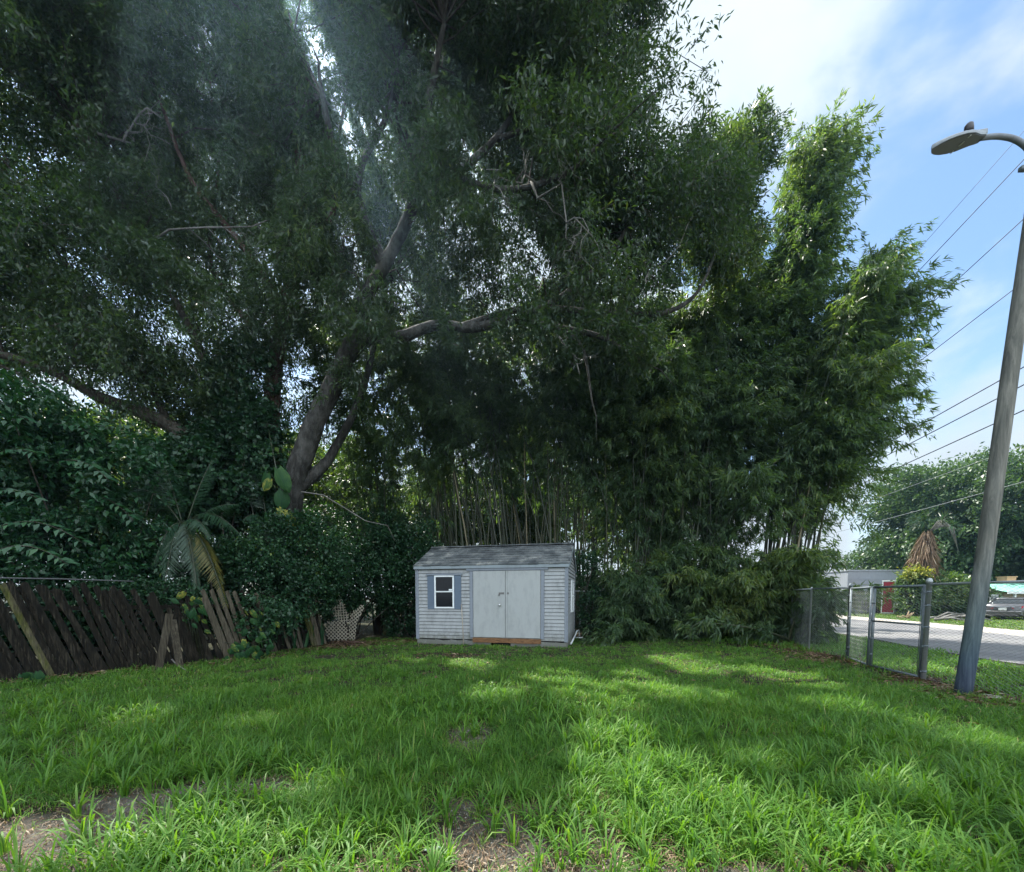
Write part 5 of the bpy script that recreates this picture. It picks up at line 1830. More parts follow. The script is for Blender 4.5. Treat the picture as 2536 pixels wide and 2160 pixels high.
bush('ivy_patch', 'low dark shrub growth between the trunk foot and the back planks', [E(780, 1330, 15.5, 120, 80, 1.0), E(900, 1330, 16, 120, 70, 1.0), E(1010, 1360, 15.8, 80, 100, 1.0)], 1500, 14, (.12, .055), VINE_LEAF, 87, .4, .36, thr=.40, foot=Vector((-6.5, 15.8, 0)))
bush('laurel_bush', 'dark bush with small round leaves right of the shed side wall', [E(1470, 1510, 14.6, 40, 70, .5), E(1450, 1420, 15.6, 40, 50, .6)], 420, 13, (.10, .05), VINE_LEAF, 88, .3, .42, thr=.36, foot=Vector((2.95, 14.7, 0)))

bush('ivy_patch', 'dark ivy growth closing the gap between the back planks and the shed wall', [E(1000, 1500, 15.2, 60, 90, .8), E(1040, 1430, 15.8, 70, 110, .8)], 900, 14, (.11, .06), VINE_LEAF, 189, .32, .34, thr=.32, cat='vine', foot=Vector((-3.9, 15.2, 0)))
def big_leaf_mesh(name, L, W, tint, rng, lobes=True):
    """a large drooping heart shaped leaf, hanging from the origin along -Z, face to -Y"""
    n, m = 9, 5
    v, f, tt = [], [], []
    for i in range(n):
        s = i / (n - 1)
        w = W * (math.sin(PI * min(1, s * .93 + .07)) ** .7) * (1 - .25 * s) if i < n - 1 else .01
        for j in range(m):
            u = (j / (m - 1) - .5) * 2
            back = .10 * L if abs(u) > .6 and i == 0 else 0
            v.append((u * w / 2, -.16 * L * math.sin(s * 1.6) + abs(u) * .10 * W + .02 * L * math.sin(s * 22) * abs(u), -s * L + back))
            tt.append(tint + (.22 if rng.random() < .22 and tint > .6 else 0) + rng.normal(0, .04) - (.10 if abs(u) < .1 else 0))
    for i in range(n - 1):
        for j in range(m - 1):
            f.append((i * m + j, i * m + j + 1, (i + 1) * m + j + 1, (i + 1) * m + j))
    me = np_mesh(name, np.array(v), np.array(f), np.clip(np.array(tt), 0, 1))
    me.polygons.foreach_set('use_smooth', [True] * len(me.polygons))
    return me
def pothos_leaf(t, p, L, W, tint, rz, tiltx, roll, rng, name='leaf', label=None, stem_at=None):
    me = big_leaf_mesh(name, L, W, tint, rng)
    me.materials.append(POTHOS_LEAF)
    o = bpy.data.objects.new(name, me)
    COL.objects.link(o)
    o.parent = t
    o.location = Vector(p) - t.location
    o.rotation_euler = (tiltx, roll, rz)
    if stem_at is not None:
        mb = MB()
        mb.tint = .5
        a = Vector(stem_at)
        mb.tube([a, a.lerp(Vector(p), .6) + UP * .12, Vector(p)], [.013, .010, .007], 5)
        mb.build('petiole', CULM, t)
    if label: o['label'] = label
def build_pothos():
    rng = np.random.default_rng(91)
    t = thing('pothos_vine', 'giant pothos with huge green and yellow leaves climbing the leaning trunk', 'vine', (-6.7, 12.2, 0))
    for px, py, y, L, W, ti, rz, tx, ro, lab in ((688, 1160, 12.2, .74, .50, .58, .1, .3, -.35, None), (660, 1172, 12.3, .6, .45, .5, -.3, .4, .5, None), (668, 1186, 12.1, .42, .28, .84, .3, .4, .5, 'yellow mottled leaf'),
            (690, 1258, 12.2, .38, .24, .84, .3, .5, -.5, 'yellow mottled leaf'), (684, 1270, 12.0, .72, .60, .82, -.2, .5, -.9, None), (738, 1335, 12.2, .55, .42, .78, .2, .4, -.8, None), (700, 1215, 12.4, .62, .5, .42, .5, .35, .1, None)):
        pothos_leaf(t, P(px, py, y), L, W, ti, rz, tx, ro, rng, label=lab, stem_at=P(690, py + 35, 12.55))
    for k in range(25):
        px, py = rng.uniform(620, 760), rng.uniform(1270, 1400)
        if k > 24: px, py = rng.uniform(560, 640), rng.uniform(930, 1150)
        y = 12.4 + rng.uniform(-.4, .4)
        L = rng.uniform(.35, .6)
        pothos_leaf(t, P(px, py, y), L, L * .72, rng.uniform(.12, .42), rng.uniform(-.7, .7), rng.uniform(.2, .8), rng.uniform(-.7, .7), rng)
    mb = MB()
    mb.tint = .4
    mb.tube([P(700, 1440, 12.6), P(690, 1330, 12.5), P(700, 1230, 12.5), P(682, 1150, 12.6), P(660, 1040, 12.8)], .022, 6)
    mb.tube([P(620, 1440, 12.6), P(640, 1330, 12.6), P(600, 1150, 12.8), P(600, 930, 13)], .018, 6)
    mb.build('stem', CULM, t)
    # small pothos on the fence and along its foot
    for lab, spots, n, s0 in (('small pothos clump with glossy leaves sprawled over the fence behind the propped boards', (470, 1505, 8.9, 34, 38), 42, 92), ('pothos with yellow edged leaves rooted in the vines by the mossy plank', (640, 1545, 9.9, 40, 40), 36, 93),
                              ('ground hugging pothos patch at the foot of the vine covered fence', (610, 1600, 9.4, 55, 26), 46, 94), ('stray pothos plant at the near bottom of the dark planks', (75, 1672, 6.9, 28, 12), 9, 95)):
        px, py, y, rx, ry = spots
        rng = np.random.default_rng(s0)
        q = P(px, py, y)
        t = thing('pothos_plant', lab, 'plant', (q.x, q.y, 0))
        mb = MB()
        mb.tint = .4
        for k in range(n):
            a = P(px + rng.normal(0, rx * .55), py + rng.normal(0, ry * .55), y + rng.normal(0, .18))
            a.z = max(a.z, .10)
            L = rng.uniform(.13, .24)
            pothos_leaf(t, a, L, L * .7, float(np.clip(rng.normal(.5, .22), .1, .97)), rng.uniform(-.9, .9), rng.uniform(.2, .9), rng.uniform(-.9, .9), rng)
            if k % 3 == 0: mb.tube([Vector((q.x + rng.normal(0, .1), q.y + .1, 0)), (a + q) / 2, a], .006, 4)
        mb.build('stem', CULM, t)
build_pothos()
def build_snake_plants():
    rng = np.random.default_rng(96)
    me_src = None
    spots = [(752, 1606), (742, 1598), (768, 1602), (785, 1598), (720, 1604), (798, 1600), (700, 1596), (730, 1610)]
    labs = ['stiff upright sword leaf plant, widest and palest of the row by the lattice', 'upright sword leaf plant just left of the palest one', 'upright sword leaf plant just right of the palest one', 'slim sword leaf plant near the left edge of the lattice',
            'sword leaf plant at the left of the row in front of the vines', 'sword leaf plant touching the foot of the lattice', 'sword leaf plant farthest from the lattice', 'shortest sword leaf plant at the lawn edge']
    for (px, py), lab in zip(spots, labs):
        g = G(px, py)
        n = 5 if px != 752 else 3
        mb = MB()
        for k in range(n):
            b = g + Vector((rng.normal(0, .05), rng.normal(0, .05), -.03))
            h = rng.uniform(.45, .95)
            tp = b + Vector((rng.normal(0, .16), rng.normal(0, .12), h))
            w = .05 if px != 752 else .085
            mb.tint = .45 + (.25 if px == 752 else 0) + rng.normal(0, .08)
            ax = (tp - b)
            s = Vector((1, rng.normal(0, .5), 0)).normalized()
            nn = s.cross(ax).normalized() * .008
            vs = []
            for q, ww in ((0, .7), (.35, 1), (.7, .8), (1, .04)):
                c = b + ax * q + Vector((0, -.06 * q * q, 0))
                vs += [c - s * w * ww / 2 + nn, c, c + s * w * ww / 2 + nn]
            mb.add(vs, [(r * 3 + j, r * 3 + j + 1, r * 3 + j + 4, r * 3 + j + 3) for r in range(3) for j in range(2)])
        tag(mb.build('snake_plant', SHRUB_LEAF), lab, 'plant', 'sword leaf plants beside the lattice')
build_snake_plants()
def build_litter():
    rng = np.random.default_rng(97)
    lv = Leaves()
    def scatter(cx, cy, rx, ry, n):
        p = np.stack([rng.normal(cx, rx, n), rng.normal(cy, ry, n), np.zeros(n)], 1)
        p = p[(p[:, 0] > left_limit(p[:, 1]) - .4) & ~shed_inside(p[:, :2])]
        n = len(p)
        p[:, 2] = .012 + rng.random(n) * .03
        an = rng.uniform(0, 2 * PI, n)
        d = np.stack([np.cos(an), np.sin(an), rng.normal(0, .2, n)], 1)
        nr = rng.normal(0, .35, (n, 3))
        nr[:, 2] += 1
        lv.add(p, d, nr, rng.uniform(.06, .17, n), rng.uniform(.015, .045, n), np.clip(rng.normal(.5, .25, n), 0, 1))
    for s in (0, .2, .4, .6, .8, 1):
        scatter(*(np.array(FENCE_L[1]) * (1 - s) + np.array(FENCE_L[2]) * s + .12), .3, .3, 160)
        scatter(*(np.array(FENCE_L[2]) * (1 - s) + np.array(FENCE_L[3]) * s + .10), .3, .4, 160)
    for px, py, rx, ry, n in ((1880, 1575, 1.1, .6, 1500), (1950, 1600, .5, .5, 700), (2020, 1622, .45, .5, 600), (2060, 1640, .3, .4, 400), (1800, 1572, .9, .5, 900), (1650, 1575, 1.2, .4, 900), (1490, 1575, .8, .4, 700), (840, 1600, .6, .5, 700), (900, 1592, .9, .4, 700),
                              (2320, 1700, .35, .5, 500), (2440, 1735, .35, .4, 500), (2260, 1685, .3, .3, 300), (1000, 1590, .5, .3, 300), (1120, 1626, .8, .2, 160)):
        g = G(px, py)
        scatter(g.x, g.y, rx, ry, n)
    # a few on the lawn
    scatter(0, 6, 4, 2.5, 260)
    o = lv.build('leaf_litter', DRY_LEAF)
    tag(o, 'brown dead leaves lying along the fences and under the bamboo', kind='stuff')
build_litter()
def build_grit():
    rng = np.random.default_rng(98)
    V, F = [], []
    for gx, gy, rx, ry, st in SAND:
        n = int(260 * max(.5, rx * ry * 4))
        x, y = rng.normal(gx, rx * .6, n), rng.normal(gy, ry * .6, n)
        for a, b in zip(x, y):
            r = rng.uniform(.003, .011)
            z = float(ground_z(a, b)) + r * .3
            q = rng.uniform(.6, 1.2, 6) * r
            o = len(V)
            V += [(a + q[0], b, z), (a, b + q[1], z), (a - q[2], b, z), (a, b - q[3], z), (a + r * .2, b, z + q[4] * .8)]
            F += [(o, o + 1, o + 4, o + 4), (o + 1, o + 2, o + 4, o + 4), (o + 2, o + 3, o + 4, o + 4), (o + 3, o, o + 4, o + 4)]
    me = bpy.data.meshes.new('gravel')
    me.from_pydata(V, [], [f[:3] for f in F])
    tag(link('gravel', me, STONE_G), 'pale grit and small pebbles on the bare sandy spots', kind='stuff')
STONE_G = raw_wood('pale_grit', (.12, .11, .10), (.28, .26, .23), (.48, .46, .42), (30, 30, 30))
build_grit()
# sticks, stones and scraps on the ground
STONE = raw_wood('pale_stone', (.2, .19, .17), (.34, .32, .29), (.5, .48, .44), (9, 9, 9))
def stone(label, px, py, s, seed, col=None, cat='stone', flat=.55):
    rng = np.random.default_rng(seed)
    g = G(px, py)
    mb = MB()
    mb.lathe(g + UP * .005, [(s * .35, 0), (s * .52, s * .18 * flat), (s * .48, s * .45 * flat), (s * .30, s * .66 * flat), (s * .06, s * .72 * flat)], 9)
    mb.v = [tuple(Vector(v) + Vector(rng.normal(0, s * .05, 3))) for v in mb.v]
    tag(mb.build('stone', col or STONE), label, cat)
stone('pale flat stone in the grass by the foot of the wooden pole', 2452, 1731, .24, 1, flat=.3)
stone('white pebble on the bare soil near the bottom centre', 1058, 2108, .035, 2, FRAME_P)
stone('larger white pebble beside the small one on bare soil', 1090, 2100, .04, 3, FRAME_P)
stone('grey rubble lump on the soil between the back planks and the shed', 990, 1572, .5, 4, flat=.4)
stone('small pale rock beside the rubble lump by the back planks', 962, 1569, .26, 5)
stone('pale rock leaning at the foot of the back planks', 1004, 1566, .3, 6)
mb = MB()
q = P(655, 1235, 13.1)
mb.tube([P(745, 1218, 12.4), P(800, 1226, 12.6), P(860, 1262, 12.8), P(905, 1290, 13), P(960, 1302, 13.2), P(978, 1340, 13.2)], [.02, .018, .016, .013, .010, .006], 6)
tag(mb.build('fallen_branch', TWIG), 'long thin pale dead branch hanging right of the leaning trunk foot', 'branch')
mb = MB()
mb.tube([G(395, 1610) + UP * .55, G(412, 1640) + UP * .2, G(440, 1655) + UP * .06, G(460, 1664) + UP * .03], [.02, .018, .014, .01], 6)
tag(mb.build('fallen_branch', TWIG), 'crooked stick lying at the foot of the propped boards', 'branch')
mb = MB()
mb.tube([G(838, 1593) + UP * .05, G(870, 1596) + UP * .07, G(905, 1594) + UP * .04], [.035, .045, .03], 7)
mb.tube([G(850, 1598) + UP * .03, G(890, 1601) + UP * .04], [.02, .025], 6)
tag(mb.build('rotten_log', RED_BARK), 'short rotten log on red brown soil in front of the lattice', 'log')
# pale stump-like trunk by the mesh
mb = MB()
g = G(1942, 1588)
mb.tube([g - UP * .05, g + Vector((.02, 0, .35)), g + Vector((.10, .02, .75)), g + Vector((.2, .05, 1.05))], [.13, .11, .095, .085], 10)
mb.tint = .8
tag(mb.build('cut_trunk', raw_wood('pale_green_bark', (.16, .2, .16), (.30, .36, .30), (.45, .5, .44), (4, 4, 2))), 'pale greenish cut trunk under the bamboo beside the wire mesh', 'trunk')

# ------------------------------------------------------------------ the street and what stands across it
RD = Vector((.28, 1, 0)).normalized()                # along the street
RN = Vector((RD.y, -RD.x, 0))                         # across, away from the yard
R0 = Vector((11.0, 8.7, 0))                           # on the near edge
def RP(s, w, z=0.0): return R0 + RD * s + RN * w + UP * z
def strip(name, w0, w1, z, m, label, jag=0.0, seed=1, s0=-40, s1=120):
    rng = np.random.default_rng(seed)
    n = 220
    v = []
    for k in range(n + 1):
        s = s0 + (s1 - s0) * k / n
        j0, j1 = rng.normal(0, jag), rng.normal(0, jag)
        v.append(RP(s, w0 + j0, z))
        v.append(RP(s, w1 + j1, z))
    f = [(2 * k, 2 * k + 1, 2 * k + 3, 2 * k + 2) for k in range(n)]
    o = link(name, np_mesh(name, np.array([tuple(q) for q in v]), np.array(f)[:, ::-1], np.zeros(len(v))), m)
    tag(o, label, kind='structure')
def asphalt(name, c0, c1, c2, crack=True):
    m = mat(name, rough=.9, spec=.2)
    b = NB(m)
    n1, n2 = b.noise(b.coord(), .35, 6, .6), b.noise(b.coord(), 30, 5, .7)
    c = b.ramp(n1, [(.3, c0), (.5, c1), (.7, c2)])
    c = b.mix(b.ramp(n2, [(.4, (.3, .3, .3)), (.65, (0, 0, 0))]), c, tuple(x * .5 for x in c0))
    b.color(c)
    b.bump(n2, .3, .01)
    return m
ASPH = asphalt('worn_asphalt', (.125, .125, .13), (.17, .17, .175), (.22, .217, .21))
CONC = asphalt('pale_shoulder', (.30, .27, .23), (.40, .37, .32), (.47, .43, .38))
strip('road', 0, 6.0, .012, ASPH, 'worn grey asphalt street beyond the chain link fence', .05, 3)
strip('road_shoulder', 5.9, 8.4, .008, CONC, 'pale sandy far shoulder of the street', .08, 4)
strip('driveway', 8.3, 26, .004, asphalt('verge_soil', (.06, .075, .03), (.09, .11, .04), (.14, .15, .06)), 'grassy lot across the street', .1, 5)
def build_verge():
    rng = np.random.default_rng(101)
    # near verge between the wire fence and the asphalt
    n = 34000
    s, w = rng.uniform(-9, 26, n), -rng.random(n) * 7.5 + .05
    p = np.array(R0)[None, :2] + s[:, None] * np.array([RD.x, RD.y]) + w[:, None] * np.array([RN.x, RN.y])
    ok = (p[:, 0] > right_limit(p[:, 1]) + .1 + rng.random(n) * .5) & (p[:, 1] < 24) & (p[:, 0] < 1.35 * p[:, 1] + 4)
    ok &= vnoise(np.concatenate([p, np.zeros((n, 1))], 1), .6, 4) > .28 + .25 * (w > -.5)
    p = p[ok]
    n = len(p)
    k = 4
    q = np.repeat(p, k, 0) + rng.normal(0, .04, (n * k, 2))
    blades('verge_grass', rng, q, rng.uniform(.06, .2, n * k), rng.uniform(.010, .02, n * k), rng.uniform(0, 2 * PI, n * k), np.clip(rng.normal(.7, .3, n * k), .1, 1.4), GRASS_BLADE,
           np.clip(rng.normal(.5, .15, n * k) + .3 * (vnoise(np.concatenate([q, np.zeros((n * k, 1))], 1), 1.2, 9) - .5), 0, 1), 'short grass on the verge outside the wire fence')
    n = 46000
    s, w = rng.uniform(-2, 46, n), 8.3 + rng.random(n) * 13
    q = np.array(R0)[None, :2] + s[:, None] * np.array([RD.x, RD.y]) + w[:, None] * np.array([RN.x, RN.y])
    blades('far_verge_grass', rng, q, rng.uniform(.05, .16, n), rng.uniform(.03, .05, n), rng.uniform(0, 2 * PI, n), np.clip(rng.normal(.7, .3, n), .1, 1.4), VERGE_BLADE,
           np.clip(rng.normal(.55, .18, n), 0, 1), 'sunlit yellow green grass on the far side of the street')
build_verge()

BLOCK = paint_mat('grey_stucco', (.25, .27, .30), (.17, .18, .20), .6, .85)
WHITE_W = paint_mat('white_stucco', (.62, .63, .62), (.4, .4, .38), .4, .8)
def vbox(mb, px0, px1, pyt, y0, depth, zb=0.0, ang=0.0):
    """a block whose front is seen between two photo columns at y0"""
    a, b = P(px0, 1478, y0), P(px1, 1478, y0)
    zt = P(px0, pyt, y0).z
    d = Vector((math.cos(ang), math.sin(ang), 0))
    n = Vector((-d.y, d.x, 0))
    w = (b - a).length
    c = Vector((a.x, a.y, 0)) + d * w / 2 + n * depth / 2
    mb.box(c + UP * (zt + zb) / 2, (w, depth, zt - zb), (d, n, UP))
    return c, w, zt, d, n
def build_grey_building():
    y0 = 38
    a = P(2096, 1478, y0)
    t = thing('block_building', 'plain flat roofed grey block building across the street', 'building', (a.x + 6, y0 + 4, 0))
    mb = MB()
    c, w, zt, d, n = vbox(mb, 2097, 2420, 1415, y0, 9)
    mb.build('wall', BLOCK, t)
    mb = MB()
    mb.box(c + UP * (zt + .06), (w + .12, 9.12, .14), (d, n, UP), .02)
    mb.build('parapet', BLOCK, t)
    mb = MB()
    mb.box(c - n * 4.52 + UP * (zt - .75), (w - .1, .03, .06), (d, n, UP))
    mb.build('ledge', BLOCK, t)
    mb = MB()
    for k in range(2):
        mb.box(P(2125 + 175 * k, 1500, y0) * 1.0 + Vector((0, -.02, -.1)), (1.0, .06, 2.1))
    mb.build('door', mat('grey_steel_door', (.10, .11, .12), .5), t)
    # lower white building to its left
    y0 = 44
    a = P(1990, 1478, y0)
    t = thing('white_building', 'low white building with a dark eave glimpsed through the bamboo leaves', 'building', (a.x, y0 + 4, 0))
    mb = MB()
    c, w, zt, d, n = vbox(mb, 1900, 2094, 1442, y0, 8)
    mb.build('wall', WHITE_W, t)
    mb = MB()
    mb.box(c + UP * (zt + .08), (w + .8, 8.8, .18), (d, n, UP), .03)
    mb.prism([c - d * (w / 2 + .4) - n * 4.4 + UP * (zt + .17), c - d * (w / 2 + .4) + n * 4.4 + UP * (zt + .17), c - d * (w / 2 + .4) + UP * (zt + 1.5)], d * (w + .8))
    mb.build('roof', asphalt('roof_grey', (.12, .12, .12), (.17, .17, .17), (.22, .22, .21)), t)
    for k in range(3):
        mb = MB()
        mb.box(c - n * 4.03 + d * (-w / 3 + k * w / 3) + UP * 1.6, (1.3, .06, 1.1), (d, n, UP))
        mb.build('window', GLASS, t)
    # neighbour's grey shed behind the yard
    y0 = 19.5
    t = thing('neighbour_shed', 'grey corrugated shed with a mossy roof just visible right of the garden shed', 'shed', (4.2, y0 + 1.5, 0))
    a = P(1425, 1478, y0)
    mb = MB()
    W2, D2, H2 = 3.6, 3.0, 1.75
    n_ = 40
    for k in range(n_):
        mb.box(Vector((a.x + W2 * (k + .5) / n_, y0 + (.008 if k % 2 else 0), H2 / 2)), (W2 / n_ - .001, .05, H2))
    mb.box(Vector((a.x + W2 / 2, y0 + D2 / 2 + .03, H2 / 2)), (W2, D2 - .1, H2))
    mb.build('wall', paint_mat('grey_corrugated', (.20, .25, .29), (.12, .14, .15), .5), t)
    mb = MB()
    mb.prism([Vector((a.x - .2, y0 - .35, H2 - .02)), Vector((a.x - .2, y0 + D2 / 2, H2 + .75)), Vector((a.x - .2, y0 + D2 + .3, H2 - .02)), Vector((a.x - .2, y0 + D2 / 2, H2 + .60))], Vector((W2 + .4, 0, 0)))
    mb.build('roof', raw_wood('mossy_roof', (.04, .05, .04), (.12, .12, .10), (.22, .22, .2), (3, 3, 3)), t)
build_grey_building()
def build_green_roof():
    y0 = 31
    a = P(2478, 1478, y0)
    t = thing('green_roof_building', 'low tan building with a mint green metal roof behind the parked sedan', 'building', (a.x + 5, y0 + 3, 0))
    mb = MB()
    d, n = Vector((1, 0, 0)), Vector((0, 1, 0))
    zt = P(2478, 1467, y0).z
    mb.box(Vector((a.x + 7.2, y0 + 3, zt / 2)), (14, 6, zt))
    mb.build('wall', paint_mat('tan_stucco', (.42, .33, .25), (.3, .24, .18), .5, .8), t)
    mb = MB()
    x0, x1 = a.x - .5, a.x + 15
    e0, e1 = zt + .02, P(2478, 1441, y0 + 2.6).z
    mb.prism([Vector((x0, y0 - .8, e0)), Vector((x0, y0 + 2.6, e1)), Vector((x0, y0 + 6.6, e0)), Vector((x0, y0 + 2.6, e1 - .25))], Vector((x1 - x0, 0, 0)))
    q = x0 + .2
    sl = (Vector((0, 3.4, e1 - e0))).normalized()
    nn = Vector((0, -sl.z, sl.y))
    while q < x1:
        mb.box(Vector((q, y0 + .9, (e0 + e1) / 2)) + nn * .03, (.035, 3.3, .05), (d, sl, nn))
        q += .42
    rf = mb.build('roof', paint_mat('mint_green_metal', (.33, .62, .52), (.25, .42, .36), .4, .45), t)
    mb = MB()
    mb.box(Vector(((x0 + x1) / 2, y0 - .83, e0 - .04)), (x1 - x0, .05, .20))
    mb.build('fascia', FRAME_P, rf)
    mb = MB()
    mb.box(P(2492, 1438, y0 + 2.4) + UP * .05, (.75, .7, .42))
    mb.box(P(2492, 1438, y0 + 2.4) + UP * .29, (.85, .8, .08))
    mb.build('roof_vent', paint_mat('orange_rust_paint', (.55, .33, .18), (.35, .2, .12), .5, .7), rf)
    for k in range(3):
        mb = MB()
        mb.box(Vector((a.x + .2 + k * 4.5, y0 - .7, zt / 2)), (.12, .12, zt))
        mb.build('porch_post', FRAME_P, t)
    for k in range(2):
        mb = MB()
        mb.box(Vector((a.x + 2.6 + k * 3.4, y0 - .02, 1.5)), (1.5, .06, 1.0))
        mb.build('window', GLASS, t)
    mb = MB()
    g = P(2452, 1478, 30)
    for (x, z, sx, sz) in ((0, .9, .08, 1.5), (.55, .9, .08, 1.5), (.27, 1.6, .62, .09), (.27, .25, .62, .09), (.27, .92, .5, .07)):
        mb.box(Vector((g.x + x, g.y, z)), (sx, .05, sz))
    for k in range(4):
        mb.box(Vector((g.x + .12 + k * .1, g.y, .92)), (.05, .03, 1.25))
    tag(mb.build('picket_gate', FRAME_P), 'small white slatted panel standing left of the sedan by the tan building', 'gate')
build_green_roof()

# vehicles
TYRE = mat('tyre_rubber', (.02, .02, .02), .8)
RIM = mat('alloy_rim', (.45, .46, .47), .35, .8)
CHROME = mat('bright_trim', (.7, .7, .72), .15, 1)
CAR_GLASS = mat('car_glass', (.015, .018, .02), .05, 0, .6)
TAIL = mat('tail_light_red', (.30, .012, .02), .2)
PLATE = mat('number_plate', (.55, .56, .58), .5)
def car_paint(name, c, metal=.5):
    m = mat(name, c, .28, metal)
    m.node_tree.nodes['Principled BSDF'].inputs['Coat Weight'].default_value = .7
    return m
def wheel(t, c, ax, r, w):
    """c centre, ax sideways axis"""
    a0 = UP
    a1 = ax.cross(UP)
    mb = MB()
    mb.lathe(c, [(r * .62, -w / 2), (r * .93, -w / 2), (r, -w / 2 + .03), (r, w / 2 - .03), (r * .93, w / 2), (r * .62, w / 2)], 22, (a0, a1, ax))
    o = mb.build('wheel', TYRE, t)
    mb = MB()
    mb.lathe(c, [(r * .64, -w * .46), (r * .60, -w * .50), (r * .5, -w * .35), (r * .2, -w * .40), (.03, -w * .42)], 20, (a0, a1, ax))
    mb.lathe(c, [(r * .64, w * .46), (r * .60, w * .50), (r * .5, w * .35), (r * .2, w * .40), (.03, w * .42)], 20, (a0, a1, ax))
    for k in range(5):
        an = 2 * PI * k / 5
        dd = a0 * math.cos(an) + a1 * math.sin(an)
        for s in (-1, 1):
            mb.box(c + dd * r * .33 + ax * s * w * .43, (r * .56, .06, .03), (dd, ax.cross(dd), ax))
    mb.build('rim', RIM, o)
def loft(mb, secs, smooth=True, cap=True):
    n = len(secs[0])
    vs = [p for s in secs for p in s]
    fs = []
    for i in range(len(secs) - 1):
        for k in range(n):
            a, b = i * n + k, i * n + (k + 1) % n
            fs.append((a, b, b + n, a + n))
    if cap:
        fs += [tuple(range(n - 1, -1, -1)), tuple(range((len(secs) - 1) * n, len(secs) * n))]
    mb.add(vs, fs, smooth)
def build_sedan():
    # local frame: f forward, r right; the tail is seen three quarters on
    o = G(2481, 1536)
    o = Vector((o.x, o.y, 0))
    an = R(27)
    f = Vector((math.cos(an), math.sin(an), 0))
    r = Vector((f.y, -f.x, 0))
    Q = lambda x, y, z: o + f * x + r * y + UP * z
    t = thing('parked_sedan', 'dark silver sedan parked tail on across the street behind the wooden pole', 'car', o[:])
    # body sections along x (tail at 0): (x, half width, z bottom, z belt)
    mb = MB()
    secs = []
    for x, hw, zb, zs, zt in ((0, .70, .34, .62, .86), (.10, .84, .26, .64, .98), (.35, .90, .22, .66, 1.03), (.9, .92, .20, .68, .98), (1.4, .92, .20, .70, .95), (2.6, .92, .20, .70, .93), (3.4, .91, .20, .68, .92), (4.2, .88, .21, .66, .80), (4.65, .80, .25, .58, .70), (4.8, .62, .32, .5, .58)):
        secs.append([Q(x, -hw * .92, zb), Q(x, -hw, zb + .08), Q(x, -hw, zs), Q(x, -hw * .97, zt - .06), Q(x, -hw * .86, zt), Q(x, 0, zt + .02), Q(x, hw * .86, zt), Q(x, hw * .97, zt - .06), Q(x, hw, zs), Q(x, hw, zb + .08), Q(x, hw * .92, zb)])
    loft(mb, secs)
    paint = car_paint('dark_silver_paint', (.095, .095, .10))
    mb.build('body', paint, t)
    mb = MB()
    secs = []
    for x, hw, zb, zt in ((.55, .70, .98, 1.02), (1.15, .66, .96, 1.34), (1.7, .62, .95, 1.43), (2.4, .62, .93, 1.43), (2.9, .66, .92, 1.30), (3.55, .74, .90, .94)):
        secs.append([Q(x, -hw * 1.12, zb), Q(x, -hw, zt - .06), Q(x, -hw * .8, zt), Q(x, hw * .8, zt), Q(x, hw, zt - .06), Q(x, hw * 1.12, zb)])
    loft(mb, secs)
    gl = mb.build('cabin_glass', CAR_GLASS, t)
    mb = MB()
    secs = []
    for x, hw, zt in ((1.10, .60, 1.345), (1.3, .62, 1.405), (1.7, .63, 1.445), (2.4, .63, 1.445), (2.75, .62, 1.36)):
        secs.append([Q(x, -hw, zt - .05), Q(x, -hw * .82, zt), Q(x, hw * .82, zt), Q(x, hw, zt - .05), Q(x, hw * .8, zt - .03), Q(x, -hw * .8, zt - .03)])
    loft(mb, secs)
    for s in (-1, 1):
        mb.tube([Q(.55, s * .74, 1.0), Q(1.15, s * .70, 1.32), Q(1.4, s * .62, 1.40)], .035, 6)
        mb.tube([Q(2.0, s * .715, .97), Q(2.0, s * .655, 1.38)], .03, 6)
        mb.tube([Q(2.75, s * .63, 1.35), Q(3.5, s * .80, .95)], .03, 6)
    mb.build('roof', paint, t)
    mb = MB()
    mb.box(Q(.03, 0, .46), (.16, 1.62, .26), (f, r, UP), .05)
    mb.build('bumper', paint, t)
    mb = MB()
    mb.box(Q(-.02, 0, .29), (.16, 1.36, .14), (f, r, UP), .04)
    mb.build('diffuser', BLACKISH, t)
    mb = MB()
    mb.box(Q(-.01, 0, .83), (.05, 1.0, .035), (f, r, UP), .01)
    mb.build('chrome_strip', CHROME, t)
    for s in (-1, 1):
        mb = MB()
        mb.prism([Q(-.012, s * .36, .80), Q(-.012, s * .40, .70), Q(.03, s * .78, .76), Q(.07, s * .82, .90), Q(.02, s * .62, .90)], f * .09)
        mb.build('tail_light', TAIL, t)
    mb = MB()
    mb.box(Q(-.015, 0, .70), (.03, .34, .17), (f, r, UP), .005)
    mb.build('number_plate', PLATE, t)
    for x in (.95, 3.75):
        for s in (-1, 1):
            wheel(t, Q(x, s * .83, .32), r, .32, .21)
    for s in (-1, 1):
        mb = MB()
        mb.box(Q(3.1, s * 1.0, .99), (.12, .20, .13), (f, r, UP), .04)
        mb.build('wing_mirror', paint, t)
build_sedan()
